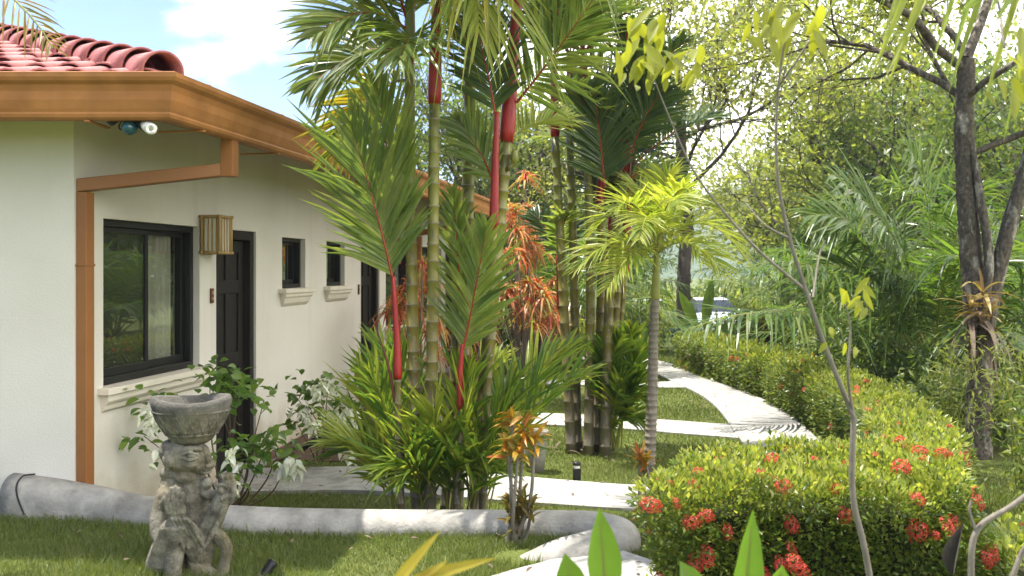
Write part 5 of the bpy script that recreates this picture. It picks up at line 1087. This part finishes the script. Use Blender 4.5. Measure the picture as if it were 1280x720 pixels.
# garden spotlights, bollard, pot
def spotlight(label, c, d, sc):
    c = np.array(c, float); d = nrm(d); root = thing('garden_spotlight', label, 'spotlight', tuple(c)); mb = MB(); mb.add(*tube([c-d*.07*sc, c-d*.05*sc, c+d*.03*sc, c+d*.06*sc], np.array([.022, .034, .036, .042])*sc, 16)); part('body', mb, M['black'], root, smooth=True)
    mb = MB(); mb.add(*tube([c-zv*.14*sc, c-zv*.03*sc], .010*sc, 8)); part('stake', mb, M['black'], root); mb = MB(); mb.add(*tube([c+d*.0601*sc, c+d*.064*sc], .038*sc, 16)); part('lens', mb, M['carglass'], root)
spotlight('black spotlight in the grass at the bottom edge, right of the statue', W(335, 712, 5.15), (.35, .6, .6), .75)
o = thing('drain_pipe', 'grey pipe with elbow lying along the mulch bed by the wall', 'pipe', tuple(W(385, 556, 8.75))); mb = MB(); mb.add(*tube([W(378, 562, 8.8), W(404, 541, 8.75)], .024, 12)); part('pipe', mb, M['rubber'], o, smooth=True)
mb = MB(); mb.add(*tube(smooth_path([W(402, 542, 8.75), W(408, 538, 8.73), W(412, 546, 8.70)], 4), .034, 12)); part('elbow', mb, M['pot'], o, smooth=True)
bp = np.array([(721-640)/FPX*8.31, 8.31, gz_(.56, 8.31)]); o = thing('bollard_light', 'short black bollard light on the lawn', 'bollard light', tuple(bp)); mb = MB(); mb.add(*lathe(bp, [(0, -.02), (.034, -.02), (.036, .125), (.028, .13), (.0, .13)], 20)); part('post', mb, M['black'], o, smooth=False)
mb = MB(); mb.add(*lathe(bp, [(.026, .13), (.026, .155)], 16)); part('lens', mb, M['white'], o, smooth=True); mb = MB(); mb.add(*lathe(bp, [(0, .155), (.036, .155), (.037, .172), (.030, .184), (0, .19)], 20)); part('cap', mb, M['black'], o, smooth=True)
pp = np.array([(669-640)/FPX*8.77, 8.77, gz_(.2, 8.77)]); o = thing('flower_pot', 'tapered grey clay pot standing behind the front palm clump', 'pot', tuple(pp)); mb = MB(); mb.add(*lathe(pp, [(0, 0), (.082, .0), (.10, .18), (.115, .34), (.122, .345), (.122, .375), (.108, .376), (.104, .34), (.10, .33)], 28)); part('pot_body', mb, M['pot'], o, smooth=True)
mb = MB(); mb.add(*lathe(pp, [(0, .335), (.105, .33)], 28)); part('potting_soil', mb, M['soil'], o, smooth=True)
# sapling near the camera
def sapling():
    Y = 3.3; rng = np.random.default_rng(99); base = np.array([1.32, Y, .12]); root = thing('sapling', 'thin bare stemmed sapling with lime leaves in front of the nearest hedge', 'tree', tuple(base)); mb = MB()
    br = [([base, W(1086, 715, Y), W(1066, 620, Y), W(1067, 520, Y)], .017, .014), ([W(1067, 522, Y), W(1030, 430, Y), W(1008, 365, Y), W(985, 290, Y), W(971, 210, Y), W(972, 120, Y), W(982, 40, Y)], .013, .005), ([W(1006, 362, Y), W(950, 315, Y), W(905, 265, Y), W(868, 215, Y), W(838, 150, Y), W(818, 100, Y)], .008, .003), ([W(990, 300, Y), W(955, 280, Y), W(930, 250, Y+.1)], .006, .002),
          ([W(1066, 515, Y), W(1060, 470, Y-.05), W(1063, 410, Y-.05), W(1056, 380, Y-.05)], .008, .003), ([W(1016, 372, Y), W(1024, 320, Y+.1), W(1032, 300, Y+.1)], .006, .003), ([W(978, 100, Y), W(990, 60, Y), W(1010, 20, Y)], .004, .002)]
    for p, a, b in br: p = smooth_path(p, 6); mb.add(*tube(p, np.linspace(a, b, len(p))*.72, 7, cap=False))
    part('trunk', mb, M['greybark'], root, smooth=True)
    for (px, py, n, Ln) in [(808, 25, 9, .13), (800, 60, 9, .13), (812, 80, 4, .11), (842, 65, 5, .12), (856, 70, 5, .10), (830, 98, 3, .08), (793, 105, 2, .08), (982, 25, 8, .12), (1005, 28, 6, .12), (945, 28, 4, .10), (1056, 370, 7, .08), (1070, 372, 3, .09), (1050, 410, 4, .07), (935, 40, 3, .1), (1262, 90, 5, .11), (1248, 40, 3, .10), (1270, 110, 3, .10)]:
        Yl = Y if px < 1200 else 2.6; c = W(px, py, Yl); d = np.stack([rng.normal(size=n)*.7, rng.normal(size=n)*.6, -.9-.4*rng.random(n)], -1); cc = c+rng.normal(size=(n, 3))*[.035, .05, .03]; nn = np.stack([rng.normal(size=n)*.5, -np.ones(n), rng.normal(size=n)*.4+.3], -1); ls = Ln*.75*(.75+.5*rng.random(n))
        for k in range(n): lf = MB(); lf.add(*straps(cc[k:k+1], d[k:k+1], nn[k:k+1], ls[k], Ln*.30, .12, 6, 'ovate', .2)); part('leaf', lf, M['sapling'], root, smooth=True)
    mb2 = MB(); mb2.add(*tube(smooth_path([W(972, 110, Y), W(1100, -60, Y), W(1230, -20, 2.9), W(1256, 60, 2.6)], 6), .004, 5)); part('overhead_twig', mb2, M['greybark'], root, smooth=True)
sapling()
o = thing('bare_shrub', 'bare grey branches at the lower right corner', 'shrub', tuple(W(1225, 900, 3.0)))
mb = MB(); Yb = 3.0
for p, r in (([W(1222, 860, Yb), W(1214, 720, Yb), W(1222, 662, Yb), W(1265, 632, Yb), W(1320, 590, Yb)], .012), ([W(1240, 800, Yb), W(1268, 715, Yb), W(1285, 680, Yb), W(1330, 640, Yb)], .010), ([W(1220, 665, Yb), W(1212, 640, Yb), W(1214, 625, Yb)], .006)):
    p = smooth_path(p, 5); mb.add(*tube(p, np.linspace(r, r*.6, len(p)), 8, cap=False))
part('branch', mb, M['greybark'], o, smooth=True)
lf = MB(); lf.add(*straps(W(1192, 720, 3.6)[None], (W(1204, 668, 3.6)-W(1192, 720, 3.6))[None], np.array([[-.9, -.6, .2]]), .16, .055, -.25, 9, 'ovate', 1.1)); single('dry_leaf', lf, M['darkbark'], 'curled dry dark grey leaf caught beside the nearest hedge', 'leaf', tuple(W(1192, 720, 3.6)), smooth=True)

# ------------------------------------------------------------------ parked cars
def car(label, x, y, rz, paint, group):
    gz = gz_(x, y); root = thing('parked_car', label, 'car', (x, y, gz), group); ORIGIN[root.name] = np.zeros(3)
    # stations along the length (front at -y): (y, half width, sill z, belt z)
    st = [(-2.1, .62, .38, .62), (-2.02, .78, .28, .80), (-1.7, .86, .24, .93), (-.9, .88, .22, 1.02), (-.2, .88, .22, 1.05), (.9, .88, .22, 1.06), (1.7, .87, .24, 1.04), (2.05, .80, .34, .98)]
    mb = MB(); V = []
    for (yy, hw, z0, z1) in st:
        for (fx, fz) in ((-.96, 0), (-1, .35), (-.97, .75), (-.88, 1), (-.4, 1.03), (.4, 1.03), (.88, 1), (.97, .75), (1, .35), (.96, 0)): V.append([hw*fx, yy, z0+(z1-z0)*fz])
    m_ = 10; i, j = np.meshgrid(np.arange(len(st)-1), np.arange(m_), indexing='ij'); j2 = (j+1) % m_; mb.add(V, [np.stack([i*m_+j, i*m_+j2, (i+1)*m_+j2, (i+1)*m_+j], -1).reshape(-1, 4), np.arange(m_)[None, :].copy(), (np.arange(m_)+(len(st)-1)*m_)[None, ::-1].copy()])
    body = part('body', mb, M[paint], root, smooth=True, bevel=.02)
    mb = MB(); V = []
    for (yy, hw, z) in ((-.95, .80, 1.02), (-.30, .68, 1.50), (.2, .66, 1.58), (1.2, .66, 1.55), (1.95, .74, 1.02)): V += [[-hw, yy, z], [hw, yy, z]]
    V = np.array(V); mb.add(V, np.array([[2, 3, 5, 4], [4, 5, 7, 6]])); part('roof', mb, M[paint], root)
    mb = MB(); mb.add(V[:4], np.array([[0, 1, 3, 2]])); part('windscreen', mb, M['carglass'], root); mb = MB(); mb.add(V[6:], np.array([[0, 1, 3, 2]])); part('rear_window', mb, M['carglass'], root)
    for sgn in (0, 1):
        q = [V[0+sgn], V[2+sgn], V[4+sgn], V[6+sgn], V[8+sgn]]; mb = MB(); mb.add(q, np.array([[0, 1, 2, 3, 4]])); part('side_window', mb, M['carglass'], root)
    for sx in (-1, 1):
        mb = MB(); mb.add(*sphere((sx*.62, -2.02, .70), (.15, .07, .075), 12, 8)); part('headlight', mb, M['chrome'], root, smooth=True)
        mb = MB(); mb.add(*sphere((sx*.98, -.75, 1.08), (.09, .05, .065), 10, 8)); part('mirror', mb, M[paint], root, smooth=True)
        for yy in (-1.35, 1.35):
            mb = MB(); a = np.array([sx*.70, yy, .31]); b = np.array([sx*.90, yy, .31]); mb.add(*tube([a, b], .31, 24)); wl = part('wheel', mb, M['rubber'], root, smooth=False); mb = MB(); mb.add(*tube([b, b+np.array([sx*.012, 0, 0])], .19, 18)); part('rim', mb, M['chrome'], wl)
    mb = MB(); mb.add(*box((-.45, -2.10, .52), (.9, 0, 0), (0, -.02, 0), (0, 0, .14))); part('grille', mb, M['black'], root); mb = MB(); mb.add(*box((-.24, -2.125, .36), (.48, 0, 0), (0, -.012, 0), (0, 0, .11))); part('number_plate', mb, M['white'], root)
    root.rotation_euler = (0, 0, rz); return root
car('white car parked facing the garden, seen over the farthest hedge', 8.05, 39, R(6), 'carwhite', 'cars parked beyond the garden')
car('grey blue car parked at the back, mostly behind the lime palm trunk', 5.75, 41, R(8), 'carblue', 'cars parked beyond the garden')

# ------------------------------------------------------------------ grass, fallen leaves, hills
rng = np.random.default_rng(101)
def kerb_clear(x, y, d):
    q = np.full(len(x), 1e9)
    for c in KERB[::2]: q = np.minimum(q, (x-c[0])**2+(y-c[1])**2)
    return q > d*d
def blades(region, dens, hgt, wd, path_pad=.0):
    x0, x1, y0, y1 = region; n = int((x1-x0)*(y1-y0)*dens); x = rng.uniform(x0, x1, n); y = rng.uniform(y0, y1, n)
    ok = np.abs(x/np.maximum(y, .1)) < .60; x = x[ok]; y = y[ok]
    hs_ = (x-P0[0])*nv[0]+(y-P0[1])*nv[1]; inside = (hs_ < .03) & (y > P0[1]-.02)
    ok = ~inside & ~on_path(x, y, path_pad) & kerb_clear(x, y, .135) & ~in_poly(x, y, SOIL)
    x = x[ok]; y = y[ok]; n = len(x); hh = hgt*(.5+.9*rng.random(n)); lush = .6+.8*(.5+.5*np.sin(x*3.1+1)*np.sin(y*2.7)); hh = hh*lush
    az = rng.random(n)*6.28; ln = rng.normal(size=(n, 2))*.45; b = np.stack([x, y, ground_z(x, y)-.004], -1); w_ = np.stack([np.cos(az), np.sin(az), 0*az], -1)*wd*.5
    t = b+np.stack([ln[:, 0]*hh, ln[:, 1]*hh, hh], -1); V = np.stack([b-w_, b+w_, t], 1).reshape(-1, 3); return V, [np.arange(n*3).reshape(-1, 3)]
mb = MB(); mb.add(*blades((-3.6, 1.2, 4.6, 6.4), 9000, .045, .0055)); mb.add(*blades((-2.5, 2.6, 5.9, 9.0), 5200, .034, .006)); mb.add(*blades((-2, 3, 9, 12.6), 2600, .034, .010)); mb.add(*blades((1.2, 5.5, 5.0, 9.0), 3800, .05, .007)); mb.add(*blades((-1, 3.2, 12.6, 17.5), 1200, .035, .014)); mb.add(*blades((-1.5, 8, 15, 24), 350, .06, .03))
g_ = struct('lawn_grass', mb, M['grassblade'], kind='stuff')
mb = MB(); n = 26   # taller tufts along the foot of the low wall
x = rng.uniform(-3.3, .3, 420); y = np.interp(x, _kx, _ky)-.17-rng.random(420)*.05
V, F = straps(np.stack([x, y, ground_z(x, y)-.01], -1), np.stack([rng.normal(size=420)*.5, rng.normal(size=420)*.4-.2, np.ones(420)], -1), np.tile([0, -1., .2], (420, 1)), .06+.09*rng.random(420), .006, .4, 4, 'strap', 0); mb.add(V, F); struct('grass_tufts', mb, M['grassblade'], kind='stuff')
n = 420; x = rng.uniform(-2.6, 3, n); y = rng.uniform(5, 13.5, n); ok = np.abs(x/y) < .55; hs_ = (x-P0[0])*nv[0]+(y-P0[1])*nv[1]; ok &= (hs_ > .1) & kerb_clear(x, y, .2); x, y = x[ok], y[ok]; p = np.stack([x, y, ground_z(x, y)+.042], -1)
mb = MB(); d = np.stack([rng.normal(size=len(x)), rng.normal(size=len(x)), rng.normal(size=len(x))*.15], -1); mb.add(*straps(p, d, np.tile([0, 0, 1.], (len(x), 1))+rng.normal(size=(len(x), 3))*.25, .05, .022, .1, 4, 'ovate', .2)); struct('fallen_leaves', mb, M['dry'], kind='stuff')
def hill(name, y0, wide, h, seed, x0):
    rng = np.random.default_rng(seed); n1, n2 = 160, 50; X = np.linspace(-wide, wide, n1)+x0; Yv = np.linspace(0, 1, n2); ph = rng.random(12)*6
    V = np.zeros((n2, n1, 3))
    for j, q in enumerate(Yv):
        rid = h*(.72+.2*np.sin(X/wide*4+ph[0])+.12*np.sin(X/wide*9+ph[1])+.05*np.sin(X/wide*23+ph[2])); V[j, :, 0] = X; V[j, :, 1] = y0+q*260; V[j, :, 2] = -4+rid*np.sin(q*math.pi/2)**1.2+rng.normal(size=n1)*1.6*(q > .02)
    i, j = np.meshgrid(np.arange(n2-1), np.arange(n1-1), indexing='ij'); b = i*n1+j; mb = MB(); mb.add(V.reshape(-1, 3), [np.stack([b, b+1, b+n1+1, b+n1], -1).reshape(-1, 4)]); return struct(name, mb, M['hill'], smooth=True)
hill('hill', 430, 900, 96, 5, 150)

# ------------------------------------------------------------------ air
hz = MB(); hz.add(*box((-1600, -1600, -8), (3200, 0, 0), (0, 3600, 0), (0, 0, 140)))
m, nt, o = newmat('garden_haze'); pv = nt.nodes.new('ShaderNodeVolumePrincipled'); pv.inputs['Color'].default_value = (.80, .90, 1, 1); pv.inputs['Density'].default_value = .0006; pv.inputs['Anisotropy'].default_value = .2
nt.links.new(pv.outputs[0], o.inputs['Volume']); h_ = struct('haze', hz, m, kind='stuff')
